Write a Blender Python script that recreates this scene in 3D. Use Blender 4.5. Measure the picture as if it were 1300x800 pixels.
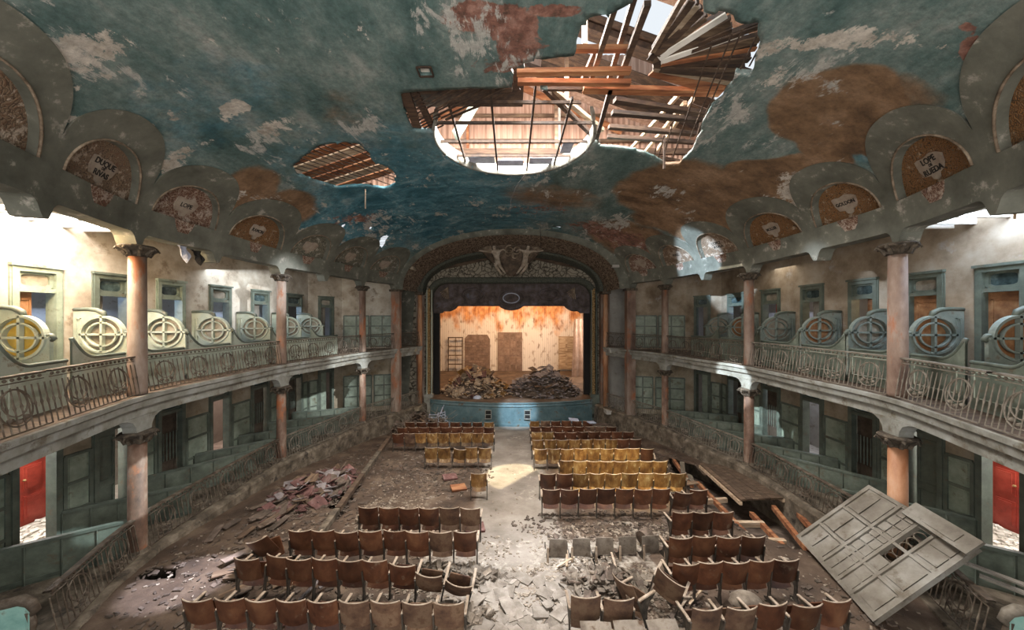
import bpy, bmesh, math, random
from mathutils import Vector, Matrix, noise
for o in list(bpy.data.objects): bpy.data.objects.remove(o)
R = random.Random(7)
PI = math.pi
SC = bpy.context.scene
COL = SC.collection
# ------------------------------------------------------------------ camera, world, lights, exposure
cam = bpy.data.cameras.new('camera'); co = bpy.data.objects.new('camera', cam); COL.objects.link(co)
cam.sensor_width = 36.0; cam.lens = 36.0*430/1300; cam.shift_x = 1/1300; cam.shift_y = 4/1300
cam.clip_start = .05; cam.clip_end = 300
co.location = (0, 0, 5.32); co.rotation_euler = (PI/2, 0, 0)
SC.camera = co
SC.view_settings.view_transform = 'Standard'; SC.view_settings.look = 'None'
SC.view_settings.exposure = 0.8; SC.view_settings.gamma = 1.0
SC.view_settings.use_curve_mapping = False
SC.cycles.max_bounces = 6; SC.cycles.diffuse_bounces = 4; SC.cycles.glossy_bounces = 2
SC.cycles.transmission_bounces = 3; SC.cycles.transparent_max_bounces = 4
SC.cycles.sample_clamp_indirect = 4.0
w = bpy.data.worlds.new('sky'); SC.world = w; w.use_nodes = True
wb = w.node_tree.nodes['Background']; wb.inputs[0].default_value = (.88, .94, 1.0, 1); wb.inputs[1].default_value = .55
def area(name, loc, target, sx, sy, power, col=(1, 1, 1), spread=180):
    l = bpy.data.lights.new(name, 'AREA'); l.shape = 'RECTANGLE'; l.size = sx; l.size_y = sy
    l.energy = power; l.color = col; l.spread = math.radians(spread)
    o = bpy.data.objects.new(name, l); COL.objects.link(o); o.location = loc
    o.rotation_euler = (Vector(target)-Vector(loc)).to_track_quat('-Z', 'Y').to_euler()
    return o
def spot(name, loc, target, ang, power, col=(1, 1, 1), blend=.3, rad=.1):
    l = bpy.data.lights.new(name, 'SPOT'); l.spot_size = math.radians(ang); l.spot_blend = blend
    l.energy = power; l.color = col; l.shadow_soft_size = rad
    o = bpy.data.objects.new(name, l); COL.objects.link(o); o.location = loc
    o.rotation_euler = (Vector(target)-Vector(loc)).to_track_quat('-Z', 'Y').to_euler()
    return o
area('rear_fill_light', (0, -2.6, 5.6), (0, 9, 9.5), 10, 4.0, 520, (1, .90, .79))  # added fill behind the camera, aimed up at the ceiling; no window there
area('attic_daylight', (.8, 9.0, 13.3), (.4, 10.0, 2), 4.5, 4, 3300, (1, .96, .92))
area('attic_gable_light', (0, 10.5, 12.0), (0, 15, 13.2), 6, 2, 300, (1, .86, .78))
area('attic_side_light', (-6.5, 8, 12.6), (-5, 11, 10.2), 2, 2, 60, (1, .85, .7))
area('stage_fly_light', (0, 25.5, 9.4), (0, 32, 4.2), 8, 2.0, 1150, (1, .62, .34))
area('stage_side_light', (6.4, 27, 5.0), (-1, 30, 1.0), 2.4, 4, 330, (1, .84, .70))
area('left_gallery_skylight', (-9.75, 7.2, 7.95), (-10.2, 7.3, 5.0), 1.3, 1.9, 360, (1, .98, .95))
area('right_gallery_skylight', (9.75, 6.7, 7.95), (10.2, 6.6, 5.0), 1.2, 1.5, 130, (.66, .80, 1))
for i, (s, yn, z, p, c) in enumerate([(-1, 9, 6.0, 70, (.5, .66, 1)), (-1, 15, 6.0, 80, (.5, .66, 1)), (1, 9, 6.0, 30, (.9, .6, .35)), (1, 15, 6.0, 36, (.6, .7, 1)),
        (-1, 7.5, 2.6, 110, (1, .95, .9)), (-1, 14, 2.6, 26, (1, .7, .6)), (1, 7.0, 2.6, 110, (1, .95, .9)), (1, 13, 2.6, 22, (.8, .85, 1))]):
    area('corridor_fill_light', (s*12.1, yn, z), (s*11, yn, z-1.4), 3.0, .8, p, c)  # added area lights inside the passages; their outer walls have no windows
area('left_gallery_bay_light', (-9.7, 13.5, 7.3), (-9.6, 14, 4), 1.0, 4, 60, (.85, .93, 1))
area('left_gallery_warm_light', (-9.3, 6.9, 7.2), (-8.3, 8.6, 3.9), .8, 2, 170, (1, .70, .38))
area('right_gallery_bay_light', (9.7, 13.0, 7.3), (9.6, 13, 4), 1.0, 4, 26, (1, .9, .75))
area('stage_box_light', (-5.2, 24, 5.2), (-5.5, 20.6, 5.2), .6, 5, 60, (1, .6, .3))
spot('roof_gap_ray_aisle', (1.1, 7.4, 13.2), (.2, 12.3, -.4), 10, 17000, (1, .9, .62), .3, .02)
spot('roof_gap_ray_seats', (3.6, 7.5, 10.1), (3.7, 11.8, -.2), 24, 8800, (1, .84, .5), .6, .15)
spot('roof_gap_ray_front', (.2, 8.6, 10.2), (.4, 7.4, 0), 24, 3000, (.8, .88, 1), .8, .3)
spot('roof_gap_ray_stage', (.8, 9.8, 10.2), (.4, 20.0, -.2), 10, 15000, (.62, .80, 1), .6, .2)
spot('roof_gap_ray_left_floor', (-1.2, 9.2, 10.1), (-6.6, 6.9, 0), 9, 12800, (.75, .8, 1), .5, .05)
spot('roof_gap_ray_cornice', (-1.2, 9, 10.1), (7.7, 14.3, 7.8), 13, 12000, (.6, .78, 1), .4, .05)
spot('roof_gap_ray_right_wall', (-1.6, 9.2, 10.1), (10.4, 13.6, 1.3), 8, 15600, (.78, .90, 1), .3, .05)
spot('roof_gap_ray_left_wall', (1.8, 9.0, 10.1), (-9.6, 17.6, 1.4), 13, 9600, (.92, .97, 1), .7, .15)
spot('roof_gap_ray_left_partition', (1.7, 8.2, 10.1), (-9.5, 7.6, .5), 4.5, 9100, (.75, .92, 1), .2, .03)
spot('roof_gap_ray_left_gallery', (1.9, 9.4, 10.1), (-10.3, 13.6, 5.9), 13, 6500, (.86, .92, 1), .8, .1)
spot('roof_gap_ray_right_gallery', (-1.9, 9.4, 10.1), (10.4, 9.6, 6.3), 7, 3500, (.72, .84, 1), .8, .1)

# ------------------------------------------------------------------ materials
def _n(nt, t, **kw):
    n = nt.nodes.new(t)
    for k, v in kw.items(): setattr(n, k, v)
    return n
def pm(name, cols, scale=3.0, rough=.85, bump=.3, bscale=None, stops=None, dirt=None, stretch=None, rnd=0, metal=0, detail=6, coords='Object'):
    """noise-driven ramp of colours; dirt=(colour, amount, scale): a second layer of blotches"""
    m = bpy.data.materials.new(name); m.use_nodes = True; nt = m.node_tree; bs = nt.nodes['Principled BSDF']
    tc = _n(nt, 'ShaderNodeTexCoord'); mp = _n(nt, 'ShaderNodeMapping')
    nt.links.new(tc.outputs[coords], mp.inputs[0])
    if stretch: mp.inputs['Scale'].default_value = stretch
    if rnd:
        oi = _n(nt, 'ShaderNodeObjectInfo'); ml = _n(nt, 'ShaderNodeMath', operation='MULTIPLY'); ml.inputs[1].default_value = 37
        nt.links.new(oi.outputs['Random'], ml.inputs[0]); nt.links.new(ml.outputs[0], mp.inputs['Location'])
    no = _n(nt, 'ShaderNodeTexNoise'); no.inputs['Scale'].default_value = scale; no.inputs['Detail'].default_value = detail; no.inputs['Roughness'].default_value = .65
    nt.links.new(mp.outputs[0], no.inputs[0])
    rp = _n(nt, 'ShaderNodeValToRGB'); cr = rp.color_ramp
    n = len(cols); st = stops or [.32+.36*i/max(1, n-1) for i in range(n)]
    cr.elements[0].position = st[0]; cr.elements[0].color = (*cols[0], 1); cr.elements[1].position = st[-1]; cr.elements[1].color = (*cols[-1], 1)
    for i in range(1, n-1):
        e = cr.elements.new(st[i]); e.color = (*cols[i], 1)
    nt.links.new(no.outputs[0], rp.inputs[0]); out = rp.outputs[0]
    if dirt:
        n2 = _n(nt, 'ShaderNodeTexNoise'); n2.inputs['Scale'].default_value = dirt[2]; n2.inputs['Detail'].default_value = 8; n2.inputs['Roughness'].default_value = .7
        nt.links.new(mp.outputs[0], n2.inputs[0])
        r2 = _n(nt, 'ShaderNodeValToRGB'); r2.color_ramp.elements[0].position = .62-dirt[1]*.3; r2.color_ramp.elements[1].position = .72-dirt[1]*.3
        nt.links.new(n2.outputs[0], r2.inputs[0])
        mx = _n(nt, 'ShaderNodeMixRGB'); mx.inputs[2].default_value = (*dirt[0], 1)
        nt.links.new(r2.outputs[0], mx.inputs[0]); nt.links.new(out, mx.inputs[1]); out = mx.outputs[0]
    if rnd:
        hs = _n(nt, 'ShaderNodeHueSaturation'); mr = _n(nt, 'ShaderNodeMapRange')
        mr.inputs['To Min'].default_value = 1-rnd; mr.inputs['To Max'].default_value = 1+rnd
        nt.links.new(oi.outputs['Random'], mr.inputs[0]); nt.links.new(mr.outputs[0], hs.inputs['Value']); nt.links.new(out, hs.inputs['Color']); out = hs.outputs[0]
    nt.links.new(out, bs.inputs['Base Color']); bs.inputs['Roughness'].default_value = rough; bs.inputs['Metallic'].default_value = metal
    if bump:
        nb = _n(nt, 'ShaderNodeTexNoise'); nb.inputs['Scale'].default_value = bscale or scale*6; nb.inputs['Detail'].default_value = 5
        nt.links.new(mp.outputs[0], nb.inputs[0]); bp = _n(nt, 'ShaderNodeBump'); bp.inputs['Strength'].default_value = bump; bp.inputs['Distance'].default_value = .02
        nt.links.new(nb.outputs[0], bp.inputs['Height']); nt.links.new(bp.outputs[0], bs.inputs['Normal'])
    return m
M = {}
M['plaster_grey'] = pm('grey_green_plaster', [(.072, .073, .056), (.118, .118, .093), (.17, .168, .135)], 1.3, dirt=((.36, .33, .28), .12, 2.6))
M['fascia'] = pm('gallery_fascia', [(.12, .112, .09), (.215, .21, .18), (.30, .305, .28)], 1.6, dirt=((.12, .10, .07), .25, 2.5))
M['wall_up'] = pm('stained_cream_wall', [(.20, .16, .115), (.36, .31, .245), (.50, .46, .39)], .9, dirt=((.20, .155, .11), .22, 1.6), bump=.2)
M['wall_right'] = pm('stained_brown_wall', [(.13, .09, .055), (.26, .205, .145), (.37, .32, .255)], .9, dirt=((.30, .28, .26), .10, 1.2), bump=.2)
M['wall_low'] = pm('stained_lower_wall', [(.14, .11, .07), (.27, .225, .16), (.36, .32, .25)], 1.2, dirt=((.22, .15, .08), .2, 2.0), bump=.2)
M['green'] = pm('pale_green_paint', [(.13, .155, .12), (.205, .245, .19), (.29, .33, .265)], 2.0, rough=.6, dirt=((.12, .11, .07), .2, 3.0), bump=.15)
M['green_dark'] = pm('dark_green_trim', [(.055, .066, .052), (.09, .108, .086), (.13, .15, .12)], 2.5, rough=.55, dirt=((.11, .09, .06), .15, 4), bump=.15)
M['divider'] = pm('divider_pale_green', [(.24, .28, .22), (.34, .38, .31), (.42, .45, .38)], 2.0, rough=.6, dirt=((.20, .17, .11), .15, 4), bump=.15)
M['teal'] = pm('teal_panel_paint', [(.16, .33, .29), (.25, .45, .39), (.33, .52, .45)], 2.5, rough=.5, dirt=((.16, .15, .10), .12, 5))
M['teal_stage'] = pm('blue_green_stage_front', [(.04, .075, .085), (.085, .14, .15), (.15, .21, .215)], 1.5, rough=.5, dirt=((.08, .06, .04), .2, 3))
M['column'] = pm('peeling_column_paint', [(.09, .045, .028), (.20, .135, .10), (.31, .255, .21)], 1.6, rough=.7, dirt=((.24, .085, .035), .30, 2.2), stretch=(1, 1, .35), rnd=.12)
M['column_low'] = pm('peeling_rust_brown_paint', [(.05, .028, .018), (.135, .075, .048), (.27, .20, .15)], 2.2, rough=.7, dirt=((.26, .085, .03), .28, 2.6), stretch=(1, 1, .5), rnd=.12)
M['partition'] = pm('shaded_dark_sage_paint', [(.055, .066, .05), (.105, .125, .096), (.17, .195, .155)], 2.0, rough=.6, dirt=((.10, .08, .05), .25, 3.0), bump=.15)  # weakly lit ground partitions: their shade is put into the sage
M['attic_wood'] = pm('dark_attic_timber', [(.022, .012, .007), (.055, .030, .017), (.11, .065, .038)], 3, stretch=(.4, 3, 3), rnd=.35, bump=.4)
M['screed'] = pm('cracked_screed', [(.12, .095, .072), (.21, .175, .14), (.30, .26, .215)], 3, bump=.5, rnd=.15)
M['column_orange'] = pm('orange_paint_and_warm_glow', [(.26, .10, .04), (.42, .21, .11), (.50, .33, .22)], 2.0, rough=.65, stretch=(1, 1, .3))  # real orange on the right ground column, painted-in glow on the stage columns
M['capital'] = pm('dark_crumbling_capital', [(.02, .015, .01), (.06, .045, .03), (.13, .10, .07)], 12, bump=1.0, bscale=22)
M['iron'] = pm('dusty_cast_iron', [(.035, .026, .018), (.085, .06, .04), (.17, .14, .105)], 5, rough=.7, metal=.1, rnd=.15)
M['iron_pale'] = pm('pale_dusty_iron', [(.075, .06, .042), (.15, .125, .095), (.23, .20, .16)], 5, rough=.8)
M['stone'] = pm('worn_stone_kerb', [(.045, .033, .02), (.11, .085, .058), (.21, .17, .125)], 3, bump=.6, dirt=((.035, .026, .018), .3, 2.5))
M['seat_red'] = pm('reddish_plywood', [(.035, .012, .007), (.085, .032, .016), (.145, .065, .032)], 2.6, rough=.36, dirt=((.15, .11, .075), .10, 5), stretch=(1, 3, .6), rnd=.38, bump=.08)
M['seat_gold'] = pm('worn_golden_plywood', [(.07, .028, .010), (.20, .10, .030), (.36, .24, .10)], 4.5, rough=.4, dirt=((.48, .40, .24), .09, 9), stretch=(1, 1, .5), rnd=.25, bump=.1)
M['seat_ash'] = pm('ash_covered_plywood', [(.10, .075, .055), (.20, .165, .13), (.30, .26, .21)], 3.0, rough=.85, dirt=((.08, .045, .025), .3, 3), rnd=.2)
M['seat_dusty'] = pm('dusty_plywood', [(.045, .020, .011), (.115, .060, .033), (.21, .14, .085)], 3.0, rough=.85, dirt=((.10, .05, .025), .2, 3), rnd=.2)
M['edge'] = pm('worn_wood_edge', [(.20, .14, .09), (.34, .26, .19), (.46, .38, .30)], 6, rough=.7, rnd=.1)
M['seat_iron'] = pm('seat_cast_iron', [(.02, .016, .012), (.05, .04, .03), (.11, .09, .07)], 7, rough=.6, metal=.2)
M['wood'] = pm('old_brown_timber', [(.045, .025, .014), (.10, .06, .035), (.19, .13, .08)], 3, stretch=(.4, 3, 3), rnd=.3, bump=.4)
M['wood_pale'] = pm('pale_broken_timber', [(.20, .13, .08), (.36, .26, .17), (.52, .42, .31)], 3, stretch=(.4, 3, 3), rnd=.3, bump=.3)
M['wood_orange'] = pm('orange_stained_timber', [(.10, .032, .012), (.25, .09, .034), (.40, .20, .09)], 2.5, stretch=(.4, 3, 3), rnd=.2, bump=.4)
M['dark_wood'] = pm('dark_laths', [(.018, .010, .006), (.045, .026, .016), (.08, .05, .03)], 6, rnd=.3)
M['corr'] = pm('corrugated_roof_sheet', [(.26, .15, .10), (.40, .25, .18), (.55, .38, .29)], 1.0, stretch=(8, 8, .3), bump=.2)
M['door_grey'] = pm('grey_brown_fallen_panel', [(.095, .078, .058), (.17, .15, .12), (.26, .245, .215)], 1.2, rough=.75, dirt=((.10, .08, .055), .2, 3))
M['door_red'] = pm('red_painted_door', [(.20, .022, .014), (.32, .04, .025), (.40, .07, .045)], 2.5, rough=.45, bump=.1)
M['door_dark'] = pm('dark_brown_door', [(.025, .018, .012), (.055, .04, .028), (.09, .07, .05)], 3, rough=.6)
M['glass_dark'] = pm('dusty_transom_glass', [(.02, .03, .03), (.05, .075, .075), (.13, .17, .17)], 3, rough=.15, bump=.05)
M['amber'] = pm('amber_disc', [(.38, .22, .03), (.55, .36, .06), (.62, .45, .12)], 2, rough=.5)
M['rust_disc'] = pm('rust_brown_disc', [(.12, .05, .02), (.24, .11, .045), (.34, .20, .10)], 3, rough=.6)
M['grey_disc'] = pm('grey_brown_disc', [(.14, .12, .09), (.24, .21, .165), (.33, .30, .24)], 3, rough=.6)
M['rubble'] = pm('plaster_rubble', [(.075, .055, .038), (.16, .125, .092), (.28, .235, .185)], 4, bump=.5, rnd=.3)
M['rubble_dark'] = pm('dark_rubble', [(.04, .028, .018), (.10, .07, .05), (.18, .13, .10)], 4, bump=.5, rnd=.3)
M['book_red'] = pm('faded_maroon_boards', [(.06, .022, .018), (.12, .05, .042), (.22, .14, .12)], 4, rnd=.3)
M['book_grey'] = pm('mauve_grey_boards', [(.10, .085, .085), (.18, .15, .145), (.28, .25, .23)], 4, rnd=.3)
M['white'] = pm('white_plaster', [(.50, .46, .40), (.66, .62, .56), (.74, .71, .66)], 2, bump=.2)
M['black'] = pm('dark_void_boards', [(.006, .005, .004), (.012, .010, .008)], 3)
M['corridor'] = pm('corridor_plaster', [(.30, .28, .25), (.42, .40, .36)], 1.2, dirt=((.2, .17, .13), .15, 2))
M['rubble_floor'] = pm('dusty_corridor_floor', [(.34, .30, .25), (.50, .46, .40), (.60, .57, .51)], 5, bump=.6)
M['gold_carving'] = pm('gilded_carving', [(.06, .04, .02), (.26, .16, .06), (.50, .36, .18)], 14, bump=1.0, bscale=16)
M['cloth'] = pm('torn_cloth', [(.30, .32, .40), (.50, .52, .60)], 3)
M['pink'] = pm('faded_pink_cloth', [(.35, .08, .09), (.50, .16, .16)], 3)
M['figure'] = pm('sooty_plaster_figure', [(.07, .048, .03), (.19, .14, .095), (.34, .27, .20)], 5, bump=.4)
M['figure_pale'] = pm('dusty_pale_figure', [(.16, .12, .085), (.30, .24, .18), (.44, .37, .30)], 5, bump=.3)
M['shield_dark'] = pm('sooty_brown_shield', [(.035, .024, .016), (.085, .058, .038), (.16, .115, .08)], 4, bump=.8)
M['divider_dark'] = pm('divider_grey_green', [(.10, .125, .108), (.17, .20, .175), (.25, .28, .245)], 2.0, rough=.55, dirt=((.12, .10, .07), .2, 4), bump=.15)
M['valance'] = pm('sooty_painted_valance', [(.028, .02, .018), (.075, .056, .05), (.12, .105, .115)], 2.2, dirt=((.09, .10, .13), .1, 2))
M['ink'] = pm('black_lettering', [(.01, .008, .006), (.02, .016, .012)], 5, bump=0)
M['ink_red'] = pm('red_lettering', [(.25, .04, .02), (.35, .07, .04)], 5, bump=0)
M['shield'] = pm('name_shield_paint', [(.20, .15, .11), (.28, .22, .17), (.34, .29, .23)], 4, bump=.1)

def stage_wall_mat():
    m = bpy.data.materials.new('stage_back_boards'); m.use_nodes = True; nt = m.node_tree; bs = nt.nodes['Principled BSDF']
    tc = _n(nt, 'ShaderNodeTexCoord'); sx = _n(nt, 'ShaderNodeSeparateXYZ'); nt.links.new(tc.outputs['Object'], sx.inputs[0])
    mp = _n(nt, 'ShaderNodeMapping'); mp.inputs['Scale'].default_value = (.75, 1, .42); nt.links.new(tc.outputs['Object'], mp.inputs[0])
    no = _n(nt, 'ShaderNodeTexNoise'); no.inputs['Scale'].default_value = 1.2; no.inputs['Detail'].default_value = 8; nt.links.new(mp.outputs[0], no.inputs[0])
    a = _n(nt, 'ShaderNodeMath', operation='MULTIPLY_ADD'); a.inputs[1].default_value = 6.5; nt.links.new(no.outputs[0], a.inputs[0]); nt.links.new(sx.outputs['Z'], a.inputs[2])
    r = _n(nt, 'ShaderNodeMapRange'); r.inputs['From Min'].default_value = 7.6; r.inputs['From Max'].default_value = 8.9; nt.links.new(a.outputs[0], r.inputs[0])
    n2 = _n(nt, 'ShaderNodeTexNoise'); n2.inputs['Scale'].default_value = 4; n2.inputs['Detail'].default_value = 8; nt.links.new(mp.outputs[0], n2.inputs[0])
    c1 = _n(nt, 'ShaderNodeValToRGB'); c1.color_ramp.elements[0].position = .30; c1.color_ramp.elements[0].color = (.25, .18, .13, 1); c1.color_ramp.elements[1].position = .45; c1.color_ramp.elements[1].color = (.60, .54, .48, 1)
    c2 = _n(nt, 'ShaderNodeValToRGB'); c2.color_ramp.elements[0].position = .35; c2.color_ramp.elements[0].color = (.28, .10, .03, 1); c2.color_ramp.elements[1].position = .65; c2.color_ramp.elements[1].color = (.62, .30, .12, 1)  # upper orange: worn paint, partly warm stage light put into the colour
    nt.links.new(n2.outputs[0], c1.inputs[0]); nt.links.new(n2.outputs[0], c2.inputs[0])
    mx = _n(nt, 'ShaderNodeMixRGB'); nt.links.new(r.outputs[0], mx.inputs[0]); nt.links.new(c1.outputs[0], mx.inputs[1]); nt.links.new(c2.outputs[0], mx.inputs[2])
    wv = _n(nt, 'ShaderNodeTexWave'); wv.inputs['Scale'].default_value = 1.6; wv.inputs['Distortion'].default_value = .4; wv.bands_direction = 'X'
    nt.links.new(tc.outputs['Object'], wv.inputs[0]); m2 = _n(nt, 'ShaderNodeMixRGB', blend_type='MULTIPLY'); m2.inputs[0].default_value = .16
    nt.links.new(mx.outputs[0], m2.inputs[1]); nt.links.new(wv.outputs[0], m2.inputs[2]); nt.links.new(m2.outputs[0], bs.inputs['Base Color']); bs.inputs['Roughness'].default_value = .8
    return m
M['stage_back'] = stage_wall_mat()

def mural_mat():
    m = bpy.data.materials.new('sky_mural_on_plaster'); m.use_nodes = True; nt = m.node_tree; bs = nt.nodes['Principled BSDF']; L = nt.links
    tc = _n(nt, 'ShaderNodeTexCoord'); at = _n(nt, 'ShaderNodeVertexColor', layer_name='paint'); sp = _n(nt, 'ShaderNodeSeparateColor'); L.new(at.outputs[0], sp.inputs[0])
    def nz(scale, detail=8, rough=.65, stretch=None, dist=0):
        n = _n(nt, 'ShaderNodeTexNoise'); n.inputs['Scale'].default_value = scale; n.inputs['Detail'].default_value = detail; n.inputs['Roughness'].default_value = rough; n.inputs['Distortion'].default_value = dist
        if stretch:
            mp = _n(nt, 'ShaderNodeMapping'); mp.inputs['Scale'].default_value = stretch; L.new(tc.outputs['Object'], mp.inputs[0]); L.new(mp.outputs[0], n.inputs[0])
        else: L.new(tc.outputs['Object'], n.inputs[0])
        return n.outputs[0]
    def ramp(src, *st):
        r = _n(nt, 'ShaderNodeValToRGB'); e = r.color_ramp.elements
        e[0].position, e[0].color = st[0][0], (*st[0][1], 1); e[1].position, e[1].color = st[-1][0], (*st[-1][1], 1)
        for p, c in st[1:-1]:
            q = e.new(p); q.color = (*c, 1)
        L.new(src, r.inputs[0]); return r.outputs[0]
    def mix(f, a, b, bt='MIX'):
        x = _n(nt, 'ShaderNodeMixRGB', blend_type=bt)
        for i, v in ((0, f), (1, a), (2, b)):
            if isinstance(v, (int, float)): x.inputs[i].default_value = v
            elif isinstance(v, tuple): x.inputs[i].default_value = (*v, 1)
            else: L.new(v, x.inputs[i])
        return x.outputs[0]
    def thr(mask, nsrc, amp, lo, hi):
        a = _n(nt, 'ShaderNodeMath', operation='SUBTRACT'); L.new(nsrc, a.inputs[0]); a.inputs[1].default_value = .5
        b = _n(nt, 'ShaderNodeMath', operation='MULTIPLY_ADD'); L.new(a.outputs[0], b.inputs[0]); b.inputs[1].default_value = amp; L.new(mask, b.inputs[2])
        r = _n(nt, 'ShaderNodeMapRange'); r.interpolation_type = 'SMOOTHSTEP'; L.new(b.outputs[0], r.inputs[0]); r.inputs['From Min'].default_value = lo; r.inputs['From Max'].default_value = hi
        return r.outputs[0]
    st = (.9, .45, 1.6)
    base = ramp(nz(1.1, 9, .7, st), (.32, (.045, .090, .085)), (.44, (.095, .155, .145)), (.55, (.18, .235, .215)), (.66, (.32, .34, .31)))
    blue = ramp(nz(1.6, 9, .7, (.6, .9, 1.5), .6), (.32, (.010, .075, .105)), (.44, (.032, .15, .20)), (.56, (.10, .26, .32)), (.68, (.32, .42, .44)))
    c = mix(thr(at.outputs[1], nz(2.5), 1.2, .1, 1.0), base, blue)
    grime = thr(sp.outputs[0], nz(2.2, 6), .25, .42, .62)
    brown = ramp(nz(1.5, 8, .6, (.5, 1, 1.5)), (.32, (.11, .065, .036)), (.5, (.22, .13, .07)), (.68, (.34, .215, .13)))
    c = mix(grime, c, brown)
    pink = ramp(nz(3.2, 6), (.36, (.10, .055, .04)), (.5, (.25, .115, .085)), (.62, (.36, .20, .155)))
    c = mix(thr(sp.outputs[2], nz(3.0, 7, .7, None, .8), 1.5, .45, .62), c, pink)
    # fine speckle and streaks of flaking
    stre = nz(2.2, 12, .82, (1.3, .45, 2.2), .5)
    c = mix(thr(stre, nz(.55, 4, .6), 1.0, .615, .665), c, (.46, .45, .41))
    wh = ramp(nz(2, 6), (.35, (.38, .33, .27)), (.6, (.62, .57, .50)))
    c = mix(thr(sp.outputs[1], nz(4.2, 10, .78, (1.1, .7, 1.6), .3), 3.0, .62, .78), c, wh)
    c = mix(.7, c, ramp(nz(9, 9, .8), (.35, (.40, .40, .42)), (.58, (1, 1, 1)), (.7, (1.25, 1.25, 1.2))), 'MULTIPLY')
    crk = _n(nt, 'ShaderNodeTexVoronoi', feature='DISTANCE_TO_EDGE'); crk.inputs['Scale'].default_value = 1.1; L.new(tc.outputs['Object'], crk.inputs[0])
    L.new(c, bs.inputs['Base Color']); bs.inputs['Roughness'].default_value = .62
    bp = _n(nt, 'ShaderNodeBump'); bp.inputs['Strength'].default_value = .35; bp.inputs['Distance'].default_value = .04; L.new(nz(7, 9, .75), bp.inputs['Height']); L.new(bp.outputs[0], bs.inputs['Normal'])
    return m
M['mural'] = mural_mat()

def floor_mat():
    m = bpy.data.materials.new('dusty_hall_floor'); m.use_nodes = True; nt = m.node_tree; bs = nt.nodes['Principled BSDF']; L = nt.links
    tc = _n(nt, 'ShaderNodeTexCoord'); at = _n(nt, 'ShaderNodeVertexColor', layer_name='paint'); sp = _n(nt, 'ShaderNodeSeparateColor'); L.new(at.outputs[0], sp.inputs[0])
    def nz(scale, detail=8, rough=.65):
        n = _n(nt, 'ShaderNodeTexNoise'); n.inputs['Scale'].default_value = scale; n.inputs['Detail'].default_value = detail; n.inputs['Roughness'].default_value = rough
        L.new(tc.outputs['Object'], n.inputs[0]); return n.outputs[0]
    def ramp(src, *st):
        r = _n(nt, 'ShaderNodeValToRGB'); e = r.color_ramp.elements
        e[0].position, e[0].color = st[0][0], (*st[0][1], 1); e[1].position, e[1].color = st[-1][0], (*st[-1][1], 1)
        for p, c in st[1:-1]:
            q = e.new(p); q.color = (*c, 1)
        L.new(src, r.inputs[0]); return r.outputs[0]
    def thr(mask, nsrc, amp, lo, hi):
        a = _n(nt, 'ShaderNodeMath', operation='SUBTRACT'); L.new(nsrc, a.inputs[0]); a.inputs[1].default_value = .5
        b = _n(nt, 'ShaderNodeMath', operation='MULTIPLY_ADD'); L.new(a.outputs[0], b.inputs[0]); b.inputs[1].default_value = amp; L.new(mask, b.inputs[2])
        r = _n(nt, 'ShaderNodeMapRange'); L.new(b.outputs[0], r.inputs[0]); r.inputs['From Min'].default_value = lo; r.inputs['From Max'].default_value = hi
        return r.outputs[0]
    def mix(f, a, b):
        x = _n(nt, 'ShaderNodeMixRGB'); L.new(f, x.inputs[0]); L.new(a, x.inputs[1]); L.new(b, x.inputs[2]); return x.outputs[0]
    dirt = ramp(nz(1.3), (.3, (.028, .016, .009)), (.5, (.075, .046, .028)), (.68, (.145, .10, .066)))
    conc = ramp(nz(1.0), (.3, (.13, .105, .08)), (.5, (.215, .18, .145)), (.7, (.31, .27, .225)))
    dust = ramp(nz(9), (.35, (.14, .11, .08)), (.5, (.27, .23, .185)), (.65, (.42, .37, .31)))
    c = mix(thr(sp.outputs[0], nz(2.5), .8, .35, .65), dirt, conc)
    c = mix(thr(sp.outputs[1], nz(4), 1.8, .5, .75), c, dust)
    L.new(c, bs.inputs['Base Color']); bs.inputs['Roughness'].default_value = .75
    bp = _n(nt, 'ShaderNodeBump'); bp.inputs['Strength'].default_value = .5; bp.inputs['Distance'].default_value = .03; L.new(nz(14, 9, .7), bp.inputs['Height']); L.new(bp.outputs[0], bs.inputs['Normal'])
    return m
M['floor'] = floor_mat()

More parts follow.
